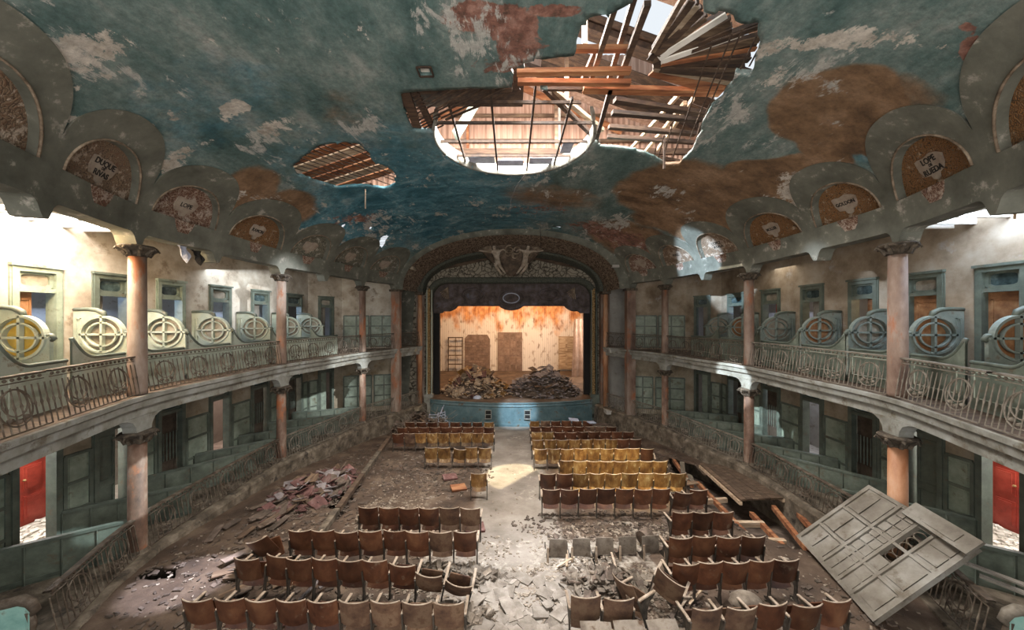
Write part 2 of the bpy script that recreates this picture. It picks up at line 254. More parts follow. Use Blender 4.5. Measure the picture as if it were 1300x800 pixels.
def scroll_mat(name, ground, c1, c2, flake, scale=7.0, fl=.6):
    """painted scrollwork: voronoi/wave tracery over a ground, flaked"""
    m = bpy.data.materials.new(name); m.use_nodes = True; nt = m.node_tree; bs = nt.nodes['Principled BSDF']; L = nt.links
    tc = _n(nt, 'ShaderNodeTexCoord')
    no = _n(nt, 'ShaderNodeTexNoise'); no.inputs['Scale'].default_value = scale*.35; L.new(tc.outputs['Object'], no.inputs[0])
    ad = _n(nt, 'ShaderNodeMixRGB', blend_type='ADD'); ad.inputs[0].default_value = 1.3; L.new(tc.outputs['Object'], ad.inputs[1]); L.new(no.outputs[1], ad.inputs[2])
    vo = _n(nt, 'ShaderNodeTexVoronoi', feature='DISTANCE_TO_EDGE'); vo.inputs['Scale'].default_value = scale; L.new(ad.outputs[0], vo.inputs[0])
    r = _n(nt, 'ShaderNodeValToRGB'); e = r.color_ramp.elements; e[0].position = .03; e[0].color = (*c1, 1); e[1].position = .09; e[1].color = (*ground, 1); q = e.new(.3); q.color = (*c2, 1)
    L.new(vo.outputs[0], r.inputs[0])
    n2 = _n(nt, 'ShaderNodeTexNoise'); n2.inputs['Scale'].default_value = 5; n2.inputs['Detail'].default_value = 9; n2.inputs['Roughness'].default_value = .75; L.new(tc.outputs['Object'], n2.inputs[0])
    mr = _n(nt, 'ShaderNodeMapRange'); mr.inputs['From Min'].default_value = fl; mr.inputs['From Max'].default_value = fl+.05; L.new(n2.outputs[0], mr.inputs[0])
    mx = _n(nt, 'ShaderNodeMixRGB'); L.new(mr.outputs[0], mx.inputs[0]); L.new(r.outputs[0], mx.inputs[1]); mx.inputs[2].default_value = (*flake, 1)
    L.new(mx.outputs[0], bs.inputs['Base Color']); bs.inputs['Roughness'].default_value = .8
    bp = _n(nt, 'ShaderNodeBump'); bp.inputs['Strength'].default_value = .6; bp.inputs['Distance'].default_value = .03; L.new(vo.outputs[0], bp.inputs['Height']); L.new(bp.outputs[0], bs.inputs['Normal'])
    return m
M['lun_cream'] = scroll_mat('lunette_scroll_cream', (.22, .155, .10), (.075, .045, .028), (.15, .085, .05), (.40, .32, .25), 9, .53)
M['lun_orange'] = scroll_mat('lunette_scroll_orange', (.25, .11, .03), (.05, .03, .015), (.14, .09, .05), (.34, .27, .20), 10, .57)
M['lun_brown'] = scroll_mat('lunette_scroll_brown', (.14, .06, .035), (.26, .20, .15), (.10, .05, .03), (.36, .29, .24), 8, .52)
M['lun_dark'] = scroll_mat('lunette_scroll_dark', (.10, .085, .055), (.22, .20, .15), (.06, .06, .045), (.34, .32, .27), 12, .54)
M['pros_orn'] = scroll_mat('proscenium_ornament_band', (.095, .06, .038), (.22, .17, .12), (.055, .035, .022), (.24, .19, .14), 5, .64)
M['tymp'] = scroll_mat('tympanum_garland', (.20, .175, .13), (.035, .026, .016), (.24, .21, .16), (.05, .035, .022), 3.2, .56)
M['mould'] = scroll_mat('carved_moulding', (.055, .062, .048), (.02, .02, .015), (.10, .10, .07), (.16, .14, .10), 10, .62)

# ------------------------------------------------------------------ mesh builder
class MB:
    def __init__(s): s.v = []; s.f = []; s.uv = None
    def add(s, vs, fs, mt=None):
        b = len(s.v); s.v += [tuple((mt @ Vector(v)) if mt else v) for v in vs]; s.f += [tuple(i+b for i in f) for f in fs]; return s
    def box(s, c, d, mt=None, rot=None):
        x, y, z = c; a, b, h = d[0]/2, d[1]/2, d[2]/2
        vs = [Vector((i*a, j*b, k*h)) for k in (-1, 1) for j in (-1, 1) for i in (-1, 1)]
        if rot: vs = [rot @ v for v in vs]
        vs = [(v.x+x, v.y+y, v.z+z) for v in vs]
        return s.add(vs, [(0, 2, 3, 1), (4, 5, 7, 6), (0, 1, 5, 4), (2, 6, 7, 3), (0, 4, 6, 2), (1, 3, 7, 5)], mt)
    def beam(s, p, q, wd, th=None, up=(0, 0, 1)):
        p = Vector(p); q = Vector(q); d = q-p; L = d.length
        if L < 1e-6: return s
        d.normalize(); u = Vector(up)
        if abs(d.dot(u)) > .95: u = Vector((1, 0, 0))
        sd = d.cross(u).normalized(); u = sd.cross(d)
        th = th or wd; vs = []
        for e in (p, q):
            for a, b in ((-1, -1), (1, -1), (1, 1), (-1, 1)): vs.append(e+sd*a*wd/2+u*b*th/2)
        return s.add(vs, [(0, 3, 2, 1), (4, 5, 6, 7), (0, 1, 5, 4), (1, 2, 6, 5), (2, 3, 7, 6), (3, 0, 4, 7)])
    def tube(s, pts, r, n=6, closed=False, cap=True):
        pts = [Vector(p) for p in pts]; N = len(pts); b = len(s.v); rr = r if isinstance(r, (list, tuple)) else [r]*N
        nrm = None
        for i, p in enumerate(pts):
            if closed: t = (pts[(i+1) % N]-pts[i-1])
            else: t = pts[min(N-1, i+1)]-pts[max(0, i-1)]
            if t.length < 1e-9: t = Vector((0, 0, 1))
            t.normalize()
            if nrm is None:
                nrm = t.orthogonal().normalized()
            nrm = (nrm-t*nrm.dot(t))
            if nrm.length < 1e-6: nrm = t.orthogonal()
            nrm.normalize(); bi = t.cross(nrm)
            for k in range(n):
                a = 2*PI*k/n; s.v.append(tuple(p+(nrm*math.cos(a)+bi*math.sin(a))*rr[i]))
        for i in range(N if closed else N-1):
            for k in range(n):
                a = b+i*n+k; c = b+i*n+(k+1) % n; d = b+((i+1) % N)*n+(k+1) % n; e = b+((i+1) % N)*n+k
                s.f.append((a, c, d, e))
        if cap and not closed:
            s.f.append(tuple(b+k for k in reversed(range(n)))); s.f.append(tuple(b+(N-1)*n+k for k in range(n)))
        return s
    def lathe(s, prof, c=(0, 0, 0), n=20):
        b = len(s.v)
        for r, z in prof:
            for k in range(n):
                a = 2*PI*k/n; s.v.append((c[0]+r*math.cos(a), c[1]+r*math.sin(a), c[2]+z))
        for i in range(len(prof)-1):
            for k in range(n):
                s.f.append((b+i*n+k, b+i*n+(k+1) % n, b+(i+1)*n+(k+1) % n, b+(i+1)*n+k))
        s.f.append(tuple(b+k for k in reversed(range(n)))); s.f.append(tuple(b+(len(prof)-1)*n+k for k in range(n)))
        return s
    def prism(s, poly, fn, d):
        """poly 2-D outline, fn(x, y, depth) -> 3-D"""
        n = len(poly); vs = [fn(x, y, 0) for x, y in poly]+[fn(x, y, d) for x, y in poly]
        return s.add(vs, [tuple(range(n)), tuple(reversed(range(n, 2*n)))]+[(i, i+n, (i+1) % n+n, (i+1) % n) for i in range(n)])
    def grid(s, rows, flip=False):
        b = len(s.v); m = len(rows[0])
        for r in rows: s.v += [tuple(p) for p in r]
        for i in range(len(rows)-1):
            for j in range(m-1):
                f = (b+i*m+j, b+i*m+j+1, b+(i+1)*m+j+1, b+(i+1)*m+j); s.f.append(f[::-1] if flip else f)
        return s
    def mesh(s, name, m, smooth=False):
        me = bpy.data.meshes.new(name); me.from_pydata(s.v, [], s.f); me.materials.append(m)
        bm = bmesh.new(); bm.from_mesh(me); bmesh.ops.recalc_face_normals(bm, faces=bm.faces); bm.to_mesh(me); bm.free()
        if smooth: me.polygons.foreach_set('use_smooth', [True]*len(me.polygons))
        me.update(); return me
    def build(s, name, m, parent=None, smooth=False):
        return obj(name, s.mesh(name, m, smooth), parent)
def obj(name, me, parent=None, loc=None, rz=None):
    o = bpy.data.objects.new(name, me); COL.objects.link(o)
    if parent: o.parent = parent
    if loc is not None: o.location = loc
    if rz is not None: o.rotation_euler = (0, 0, rz)
    return o
def tag(o, label=None, cat=None, group=None, kind=None):
    if label: o['label'] = label
    if cat: o['category'] = cat
    if group: o['group'] = group
    if kind: o['kind'] = kind
    return o
def thing(name, label, cat, loc=(0, 0, 0), rz=0, group=None):
    o = bpy.data.objects.new(name, None); COL.objects.link(o); o.location = loc; o.rotation_euler = (0, 0, rz); o.empty_display_size = .2
    return tag(o, label, cat, group)
def rel(mb, o):
    """express world-space verts in the frame of a thing that only has a location"""
    l = o.location; mb.v = [(a-l.x, b-l.y, c-l.z) for a, b, c in mb.v]; return mb
def ordn(i): return ['first', 'second', 'third', 'fourth', 'fifth', 'sixth', 'seventh', 'eighth', 'ninth', 'tenth', 'eleventh', 'twelfth'][i]
SIDE = {-1: 'left', 1: 'right'}
# ------------------------------------------------------------------ plan of the hall
NODES = [(-3, 5.0), (0, 5.4), (2, 6.05), (4.87, 7.32), (5.5, 7.6), (7.65, 8.44), (9.86, 8.6), (12.7, 8.62), (14.8, 8.12), (17.2, 7.55), (19.3, 6.55), (21.05, 5.67), (23, 5.2)]
def herm(nd, y):
    n = len(nd)
    if y <= nd[0][0]: return nd[0][1]
    if y >= nd[-1][0]: return nd[-1][1]
    for i in range(n-1):
        if nd[i][0] <= y <= nd[i+1][0]: break
    def sl(j):
        a = max(0, j-1); b = min(n-1, j+1); return (nd[b][1]-nd[a][1])/(nd[b][0]-nd[a][0])
    x0, y0 = nd[i]; x1, y1 = nd[i+1]; h = x1-x0; t = (y-x0)/h
    return y0*(2*t**3-3*t*t+1)+y1*(-2*t**3+3*t*t)+h*(sl(i)*(t**3-2*t*t+t)+sl(i+1)*(t**3-t*t))
def XN(yn): return herm(NODES, yn)
KK = {-1: 1.0, 1: .967}
Z0, VB = 6.94, 3.4
def nexp(yn): return 2.55-.4*min(1, max(0, (yn-8)/10))
def C(s, yn, off=0, z=0):
    """point on the gallery curve, off = metres outwards"""
    e = .05; a = Vector((XN(yn-e), yn-e)); b = Vector((XN(yn+e), yn+e)); t = (b-a).normalized(); n = Vector((t.y, -t.x))
    p = Vector((XN(yn), yn))+n*off
    return Vector((s*p.x, p.y*KK[s], z))
def yaw(s, yn):
    a = C(s, yn-.05); b = C(s, yn+.05); return math.atan2(b.y-a.y, b.x-a.x)
def vault(u, yn):
    s = -1 if u < 0 else 1; k = 1-.0165*(u+1); th = (1-abs(u))*PI/2; n = nexp(yn); a = XN(yn)
    return Vector((s*a*math.cos(th)**(2/n), yn*k, Z0+VB*math.sin(th)**(2/n)))
def vx(s, yn, z, proud=0):
    """point on the vault at height z"""
    n = nexp(yn); r = max(0, min(1, (z-Z0)/VB)); a = XN(yn)*(1-r**n)**(1/n)
    # y-scale used by the vault at this x
    th = math.asin(min(1, r**(n/2))) if r > 0 else 0; u = s*(1-th/(PI/2))
    return Vector((s*(a-proud), yn*(1-.0165*(u+1)), z))
def flz(y): return -.08*max(0, y-6.7)

# baked geometry of painted patches and boards (world coordinates)
BLOBS=[
  (1, -6.21, 4.91, 9.19, 0.43, 0.33, 0.37, -0.26, 0.23, -0.11, 1),
  (1, -6.17, 4.22, 9.01, 0.14, 0.17, 0.17, -0.06, 0.04, -0.04, 0.8),
  (1, -6.49, 5.38, 9.12, 0.41, 0.2, 0.36, -0.07, 0.09, -0.04, 0.75),
  (1, -7.16, 5.71, 8.63, 0.07, 0.37, 0.24, -0.07, 0.06, -0.04, 0.9),
  (1, -5.87, 7.23, 9.71, 0.2, 0.11, 0.07, -0.19, 0.23, -0.04, 1.2),
  (1, -7.26, 7.63, 9.12, 0.57, 0.06, 0.36, -0.11, 0.2, -0.04, 0.75),
  (1, -5.47, 8.0, 9.86, 0.59, 0.07, 0.16, -0.17, 0.29, -0.04, 0.8),
  (1, -7.72, 7.77, 8.79, 0.37, 0.07, 0.34, -0.11, 0.24, -0.07, 0.85),
  (1, -6.79, 6.58, 9.21, 0.43, 0.14, 0.3, -0.14, 0.19, -0.03, 0.55),
  (1, -5.11, 5.51, 9.79, 0.67, 0.1, 0.21, -0.2, 0.26, -0.04, 0.45),
  (1, 5.24, 5.42, 9.76, 0.59, -0.37, -0.24, 0.21, 0.2, -0.04, 1),
  (1, 4.57, 5.85, 9.97, 0.23, -0.41, -0.07, 0.19, 0.16, -0.04, 0.9),
  (1, 6.03, 5.07, 9.38, 0.4, -0.26, -0.27, 0.1, 0.09, -0.01, 0.6),
  (1, 5.12, 6.46, 9.89, 0.36, -0.3, -0.1, 0.19, 0.2, -0.04, 0.7),
  (1, 7.65, 9.37, 8.89, 0.41, 0.13, -0.31, 0.11, 0.59, -0.09, 0.9),
  (1, -1.02, 5.93, 10.34, 0.84, -0.31, 0.01, 0.03, 0.31, 0.0, 0.5),
  (1, -3.07, 6.03, 10.21, 0.91, -0.24, 0.1, -0.07, 0.4, 0.0, 0.45),
  (1, -4.69, 10.66, 10.01, 2.79, -0.39, 0.53, -0.5, 1.66, -0.11, 0.42),
  (1, -7.09, 13.92, 9.01, 1.89, 0.13, 1.16, -0.23, 1.24, -0.37, 0.55),
  (1, -7.99, 13.02, 8.47, 0.16, 0.34, 0.09, -0.16, 0.26, -0.21, 1),
  (1, -5.78, 16.68, 9.35, 2.19, -0.83, 1.13, -0.09, 1.27, -0.2, 0.5),
  (1, -3.07, 12.11, 10.22, 1.07, 0.26, 0.1, -0.2, 0.77, -0.03, 0.5),
  (1, 4.94, 7.3, 9.97, 0.41, -0.14, -0.09, 0.61, 0.91, -0.1, 0.45),
  (1, -3.99, 5.38, 10.06, 0.74, 0.17, 0.14, -0.13, 0.16, -0.01, 0.4),
  (1, -0.33, 15.53, 10.34, 3.23, 0.11, 0.03, -0.03, 1.33, 0.0, 0.4),
  (1, -8.18, 9.41, 8.36, 0.53, 0.29, 0.7, -0.06, 0.21, -0.09, 0.9),
  (1, 4.91, 17.44, 9.54, 1.13, 0.1, -0.49, 0.06, 0.69, -0.13, 0.45),
  (1, 6.47, 5.24, 9.15, 0.49, -0.37, -0.43, 0.2, 0.2, -0.1, 0.35),
  (0, 6.48, 6.78, 9.45, 0.71, -0.7, -0.43, 0.77, 0.8, -0.23, 1.3),
  (0, 7.22, 6.59, 8.98, 0.47, -0.39, -0.44, 0.44, 0.51, -0.19, 1.2),
  (0, 7.23, 7.75, 9.18, 0.53, -0.16, -0.31, 0.26, 0.41, -0.13, 0.9),
  (0, 7.09, 9.97, 9.24, 1.17, -2.09, -0.6, 0.67, 0.86, -0.36, 1.2),
  (0, 5.82, 11.86, 9.71, 1.71, -1.29, -0.47, 0.93, 1.89, -0.34, 1.0),
  (0, 7.53, 8.28, 9.0, 0.31, -0.47, -0.21, 0.16, 0.19, -0.13, 1),
  (0, 7.38, 12.64, 8.97, 2.24, -2.07, -1.2, 0.59, 1.29, -0.56, 0.95),
  (0, 5.9, 16.8, 9.19, 2.3, -0.6, -1.16, 0.29, 1.96, -0.56, 0.8),
  (0, 1.65, 13.92, 10.31, 2.91, 0.26, -0.16, 0.16, 1.76, -0.01, 0.6),
  (0, -3.97, 8.17, 10.15, 0.93, 0.21, 0.13, -0.91, 1.89, -0.13, 0.5),
  (0, -7.69, 9.9, 8.87, -0.17, 0.94, -0.13, -0.89, 0.29, -0.69, 0.95),
  (0, -7.34, 11.4, 9.08, 0.43, 0.76, 0.24, -0.59, 0.9, -0.37, 0.8),
  (0, -1.38, 20.46, 10.27, 3.67, 1.47, 0.36, -0.19, 2.74, -0.06, 0.3),
  (0, -7.84, 8.45, 8.74, 0.8, 0.17, 0.74, -0.14, 0.34, -0.11, 0.5),
  (0, 6.64, 5.7, 9.15, 0.54, -0.43, -0.47, 0.3, 0.3, -0.13, 0.6),
  (2, -0.45, 5.63, 10.35, 0.8, 0.07, -0.01, -0.04, 0.34, -0.01, 1.2),
  (2, 0.08, 5.94, 10.35, 0.21, 0.43, 0.01, -0.33, 0.23, 0.0, 1.1),
  (2, 0.02, 6.57, 10.35, 0.67, -0.16, 0.0, 0.04, 0.24, 0.0, 0.8),
  (2, 0.72, 5.51, 10.34, 0.49, 0.0, 0.0, 0.03, 0.2, 0.0, 0.9),
  (2, 6.36, 4.67, 9.06, 0.07, -0.14, -0.11, 0.13, 0.09, -0.07, 0.9),
  (2, 6.62, 4.7, 8.84, 0.07, -0.14, -0.11, 0.13, 0.09, -0.06, 0.9),
  (2, 6.09, 4.63, 9.24, 0.1, -0.09, -0.07, 0.07, 0.06, -0.03, 0.7),
  (2, 5.22, 17.12, 9.46, 2.5, -0.34, -1.03, 0.17, 1.27, -0.3, 0.7),
  (2, -6.25, 13.86, 9.45, 0.93, 0.43, 0.33, -0.19, 0.51, -0.13, 0.6),
  (2, 1.12, 15.48, 10.32, 2.14, -0.26, -0.09, 0.07, 1.1, 0.0, 0.5),
  (2, -1.2, 10.56, 10.33, 1.46, 0.07, 0.03, -0.13, 1.03, 0.0, 0.3),
  (3, -3.1, 14.99, 10.17, 5.43, 2.0, 0.64, -1.16, 5.61, -0.3, 1),
  (3, -6.9, 14.19, 9.08, 2.44, 0.44, 1.36, -0.6, 2.67, -0.79, 1.0),
  (3, -0.36, 17.4, 10.34, 4.8, 0.26, 0.07, -0.09, 4.23, 0.0, 0.5),
  (3, -6.22, 6.88, 9.54, 1.56, 0.09, 0.66, -0.76, 1.2, -0.17, 0.45),
  (3, 7.59, 6.93, 8.77, 0.16, -0.74, -0.37, 0.3, 0.27, -0.19, 0.7),
  (3, 6.04, 15.18, 9.34, 0.94, -1.19, -0.31, 0.24, 0.64, -0.19, 0.4),
]
FAN=[
  ( (2.72, 6.5, 10.42),
 (2.8, 5.51, 10.52) ),
  ( (2.75, 6.72, 10.44),
 (2.98, 5.59, 10.55) ),
  ( (2.78, 6.76, 10.46),
 (3.1, 5.65, 10.52) ),
  ( (2.82, 6.57, 10.42),
 (3.23, 5.77, 10.55) ),
  ( (2.81, 6.76, 10.44),
 (3.38, 5.88, 10.52) ),
  ( (2.83, 6.81, 10.46),
 (3.56, 5.98, 10.55) ),
  ( (2.9, 6.65, 10.42),
 (3.69, 5.81, 10.52) ),
  ( (2.84, 6.8, 10.44),
 (3.87, 5.98, 10.55) ),
  ( (2.87, 6.85, 10.46),
 (3.98, 6.11, 10.52) ),
  ( (2.98, 6.74, 10.42),
 (4.24, 6.23, 10.55) ),
  ( (2.87, 6.84, 10.44),
 (4.41, 6.06, 10.52) ),
  ( (2.89, 6.89, 10.46),
 (4.67, 6.35, 10.55) ),
  ( (3.02, 6.82, 10.42),
 (4.73, 6.54, 10.52) ),
  ( (2.91, 6.9, 10.44),
 (4.83, 6.86, 10.55) ),
  ( (2.93, 6.96, 10.46),
 (4.89, 7.12, 10.52) ),
  ( (3.08, 6.94, 10.42),
 (4.86, 7.33, 10.55) ),
  ( (2.93, 6.97, 10.44),
 (4.82, 7.5, 10.52) ),
  ( (2.95, 7.03, 10.46),
 (4.87, 7.81, 10.55) ),
]
BEAMS=[
  ('b', (1.82, 8.0, 10.75),
 (1.81, 5.93, 10.75),
 0.1 ),
  ('b', (2.44, 7.66, 10.7),
 (2.33, 5.78, 10.7),
 0.12 ),
  ('b', (2.33, 8.29, 10.95),
 (2.16, 5.92, 10.95),
 0.1 ),
  ('o', (1.31, 6.89, 10.8),
 (2.42, 6.89, 10.8),
 0.12 ),
  ('o', (0.12, 7.21, 10.55),
 (2.52, 7.16, 10.55),
 0.14 ),
  ('o', (0.14, 7.42, 10.5),
 (2.62, 7.45, 10.5),
 0.12 ),
  ('b', (0.74, 7.78, 10.6),
 (3.27, 7.78, 10.6),
 0.08 ),
  ('b', (1.64, 8.22, 10.9),
 (1.75, 7.1, 10.9),
 0.08 ),
  ('o', (1.64, 7.73, 10.55),
 (4.85, 7.84, 10.55),
 0.2 ),
  ('b', (2.5, 8.2, 10.6),
 (5.1, 8.77, 10.6),
 0.16 ),
  ('b', (2.59, 8.7, 10.6),
 (5.15, 9.05, 10.6),
 0.14 ),
  ('b', (2.69, 9.34, 10.6),
 (5.28, 9.7, 10.6),
 0.14 ),
  ('b', (2.79, 9.83, 10.6),
 (5.47, 10.18, 10.6),
 0.1 ),
  ('b', (2.77, 10.26, 10.5),
 (5.54, 11.19, 10.5),
 0.1 ),
  ('b', (5.0, 8.84, 10.4),
 (5.72, 10.5, 10.4),
 0.16 ),
  ('p', (4.54, 11.75, 10.95),
 (4.54, 8.84, 10.95),
 0.08 ),
  ('p', (4.08, 11.61, 11.1),
 (4.33, 8.75, 11.1),
 0.08 ),
  ('p', (4.85, 11.21, 10.9),
 (4.62, 8.6, 10.9),
 0.07 ),
  ('p', (0.96, 8.07, 10.8),
 (2.66, 9.86, 10.8),
 0.12 ),
  ('b', (0.76, 7.92, 10.7),
 (2.67, 10.33, 10.7),
 0.1 ),
  ('b', (2.26, 7.7, 10.55),
 (2.53, 10.27, 10.55),
 0.1 ),
  ('b', (-2.37, 7.48, 10.4),
 (-2.5, 9.18, 10.4),
 0.22 ),
  ('b', (-2.19, 7.58, 10.45),
 (-2.12, 9.04, 10.45),
 0.15 ),
  ('b', (-1.78, 8.6, 10.4),
 (-0.16, 7.51, 10.4),
 0.03 ),
  ('b', (-1.87, 8.27, 10.4),
 (-0.85, 7.48, 10.4),
 0.03 ),
  ('b', (-1.85, 8.53, 10.42),
 (-0.51, 7.51, 10.42),
 0.03 ),
  ('b', (-1.88, 8.0, 10.42),
 (-1.21, 7.51, 10.42),
 0.03 ),
  ('b', (-1.71, 8.84, 10.5),
 (0.2, 7.65, 10.5),
 0.05 ),
  ('b', (-2.53, 7.71, 10.5),
 (0.02, 7.63, 10.5),
 0.12 ),
]

def fbx(mb, fn, a0, a1, b0, b1, c0, c1):
    vs = [fn(a, b, c) for c in (c0, c1) for b in (b0, b1) for a in (a0, a1)]
    return mb.add(vs, [(0, 2, 3, 1), (4, 5, 7, 6), (0, 1, 5, 4), (2, 6, 7, 3), (0, 4, 6, 2), (1, 3, 7, 5)])
def line_fn(s, p, q):
    """frame on a straight wall from p to q (normalised plan coords), t in metres along, o outwards"""
    a = Vector((p[0]*s, p[1]*KK[s])); b = Vector((q[0]*s, q[1]*KK[s])); d = (b-a); L = d.length; d.normalize(); n = Vector((d.y, -d.x))*s
    return (lambda t, o, z: Vector((a.x+d.x*t+n.x*o, a.y+d.y*t+n.y*o, z))), L
def struct(name, mb, m, parent=None, smooth=False):
    o = mb.build(name, m, parent, smooth)
    if not parent: o['kind'] = 'structure'
    return o
def in_poly(x, y, P):
    c = False; j = len(P)-1
    for i in range(len(P)):
        if (P[i][1] > y) != (P[j][1] > y) and x < (P[j][0]-P[i][0])*(y-P[i][1])/(P[j][1]-P[i][1])+P[i][0]: c = not c
        j = i
    return c
def near_poly(x, y, P):
    best = (1e9, x, y)
    for i in range(len(P)):
        ax, ay = P[i]; bx, by = P[(i+1) % len(P)]; dx, dy = bx-ax, by-ay; L = dx*dx+dy*dy
        t = max(0, min(1, ((x-ax)*dx+(y-ay)*dy)/L)) if L else 0
        qx, qy = ax+t*dx, ay+t*dy; d = math.hypot(x-qx, y-qy)
        if d < best[0]: best = (d, qx, qy)
    return best
def rough_poly(P, amp, step=.12, seed=0):
    out = []
    for i in range(len(P)):
        a = Vector(P[i]); b = Vector(P[(i+1) % len(P)]); n = max(1, int((b-a).length/step))
        for k in range(n):
            p = a.lerp(b, k/n); q = noise.noise(Vector((p.x*3, p.y*3, seed)))+.6*noise.noise(Vector((p.x*9, p.y*9, seed+5)))
            out.append((p.x+q*amp, p.y+noise.noise(Vector((p.x*4+9, p.y*4, seed)))*amp))
    return out

# ---------------- vault with its holes
CIRC = [(.08+2.24*math.cos(a*PI/24), 9.6+2.24*math.sin(a*PI/24)) for a in range(48)]
BIG = rough_poly([(-0.02, 7.35), (0.02, 7.04), (0.2, 6.67), (0.63, 6.58), (1.07, 6.5), (1.26, 6.45), (1.16, 6.01), (1.16, 5.8), (1.32, 5.64), (1.63, 5.55), (1.89, 5.37), (1.93, 5.05), (2.84, 5.0), (3.07, 5.41), (3.24, 5.45), (3.29, 5.38), (3.48, 5.42), (3.63, 5.51), (3.74, 5.52), (3.97, 5.44), (4.24, 5.73), (4.61, 6.48), (4.36, 6.55), (4.51, 7.29), (4.53, 7.86), (5.0, 9.31), (5.02, 10.14), (4.73, 10.37), (4.23, 10.05), (3.44, 9.79), (2.64, 9.8), (2.22, 9.46), (1.79, 8.46), (0.88, 7.39)], .07, seed=1)
HOLES = [CIRC, BIG, rough_poly([(-2.45, 7.47), (0.12, 7.37), (-0.9, 7.88), (-1.6, 8.46), (-1.9, 9.08), (-2.58, 8.95), (-2.57, 8.08)], .03, seed=2),
         rough_poly([(-6.21, 9.64), (-5.72, 9.32), (-5.14, 9.06), (-4.61, 9.06), (-4.18, 9.27), (-4.1, 9.86), (-4.21, 10.41), (-3.93, 10.77), (-3.84, 11.38), (-4.1, 12.07), (-4.6, 12.28), (-5.04, 11.77), (-5.82, 11.42), (-6.16, 10.64), (-6.33, 10.05)], .08, seed=3),
         rough_poly([(-6.5, 16.6), (-6.2, 16.2), (-5.9, 16.2), (-5.9, 16.5), (-6.2, 16.9), (-6.5, 17.1)], .08, seed=4),
         rough_poly([(2.2, 18.0), (2.7, 17.9), (2.6, 18.3), (2.2, 18.4)], .05, seed=5),
         rough_poly([(-1.83, 6.75), (-1.65, 6.75), (-1.65, 6.95), (-1.85, 6.95)], .02, seed=6),
         [(-7.85, 8.35), (-7.72, 8.35), (-7.74, 8.5), (-7.86, 8.48)], [(-7.0, 13.9), (-6.85, 13.8), (-6.8, 14.0), (-6.95, 14.1)], [(-6.3, 15.0), (-6.2, 14.9), (-6.1, 15.1), (-6.25, 15.2)]]
CUSPS = [-1.2, 1.2, 3.2, 5.5, 7.65, 9.86, 12.7, 14.8, 17.2, 19.3]
def bay_t(yn):
    for i in range(len(CUSPS)-1):
        if CUSPS[i] <= yn <= CUSPS[i+1]: return (yn-CUSPS[i])/(CUSPS[i+1]-CUSPS[i])*2-1
    return 1
def z_hood(yn):
    t = bay_t(yn); return 8.28+.80*max(0, 1-abs(t)**2.3)**(1/2.1)
def make_vault():
    NU, NV = 250, 215
    ys = [1.0+(19.45-1.0)*j/NV for j in range(NV+1)]
    vs = []; ok = []
    for yn in ys:
        for i in range(NU+1):
            u = -1+2*i/NU; p = vault(u, yn)
            if p.z > 8.3:
                for P in HOLES:
                    if abs(p.x-P[0][0]) < 6 and abs(p.y-P[0][1]) < 6:
                        d, qx, qy = near_poly(p.x, p.y, P) if min(abs(p.x-P[0][0]), abs(p.y-P[0][1])) < 6 else (9, 0, 0)
                        if d < .055: p.x, p.y = qx, qy; break
            vs.append(p)
    fs = []
    for j in range(NV):
        for i in range(NU):
            a = j*(NU+1)+i; q = (a, a+1, a+NU+2, a+NU+1); c = (vs[q[0]]+vs[q[1]]+vs[q[2]]+vs[q[3]])/4
            if c.z < z_hood((ys[j]+ys[j+1])/2)-.14: continue
            if c.z > 8.3 and any(in_poly(c.x, c.y, P) for P in HOLES): continue
            fs.append(q)
    used = sorted({k for f in fs for k in f}); mp = {k: n for n, k in enumerate(used)}
    vs = [vs[k] for k in used]; fs = [tuple(mp[k] for k in f) for f in fs]
    me = bpy.data.meshes.new('ceiling'); me.from_pydata([tuple(v) for v in vs], [], fs); me.materials.append(M['mural'])
    ca = me.color_attributes.new('paint', 'FLOAT_COLOR', 'POINT'); data = []
    pre = []
    for ch, px, py, pz, ax, ay, az, bx, by, bz, st in BLOBS:
        A = Vector((ax, ay, az)); B = Vector((bx, by, bz)); N = A.cross(B).normalized()*.9
        Mx = Matrix((A, B, N)).transposed(); pre.append((ch, Vector((px, py, pz)), Mx.inverted(), st))
    for v in vs:
        c = [0, 0, 0, 0]
        wob = Vector((noise.noise(v*1.1), noise.noise(v*1.1+Vector((7, 0, 0))), noise.noise(v*1.1+Vector((0, 9, 0)))))*.28
        for ch, P, I, st in pre:
            d = v+wob-P
            if d.length > 9: continue
            q = I @ d; r = q.length
            if r < 1.7:
                val = st*max(0, 1-(r/1.25)**2 if r < 1.25 else 0)**.6 if r < 1.25 else 0
                if val > c[ch]: c[ch] = val
        data += [min(1, x) for x in c]
    ca.data.foreach_set('color', data)
    me.polygons.foreach_set('use_smooth', [True]*len(me.polygons))
    o = obj('ceiling', me); o['kind'] = 'structure'
    sd = o.modifiers.new('s', 'SOLIDIFY'); sd.thickness = .09; sd.offset = 1
    # make sure the thickness goes up
    if me.polygons[0].normal.z < 0: sd.offset = -1
    return o
# attribute channel order: R brown, G white flake, B pink; alpha blue
vault_ob = make_vault()

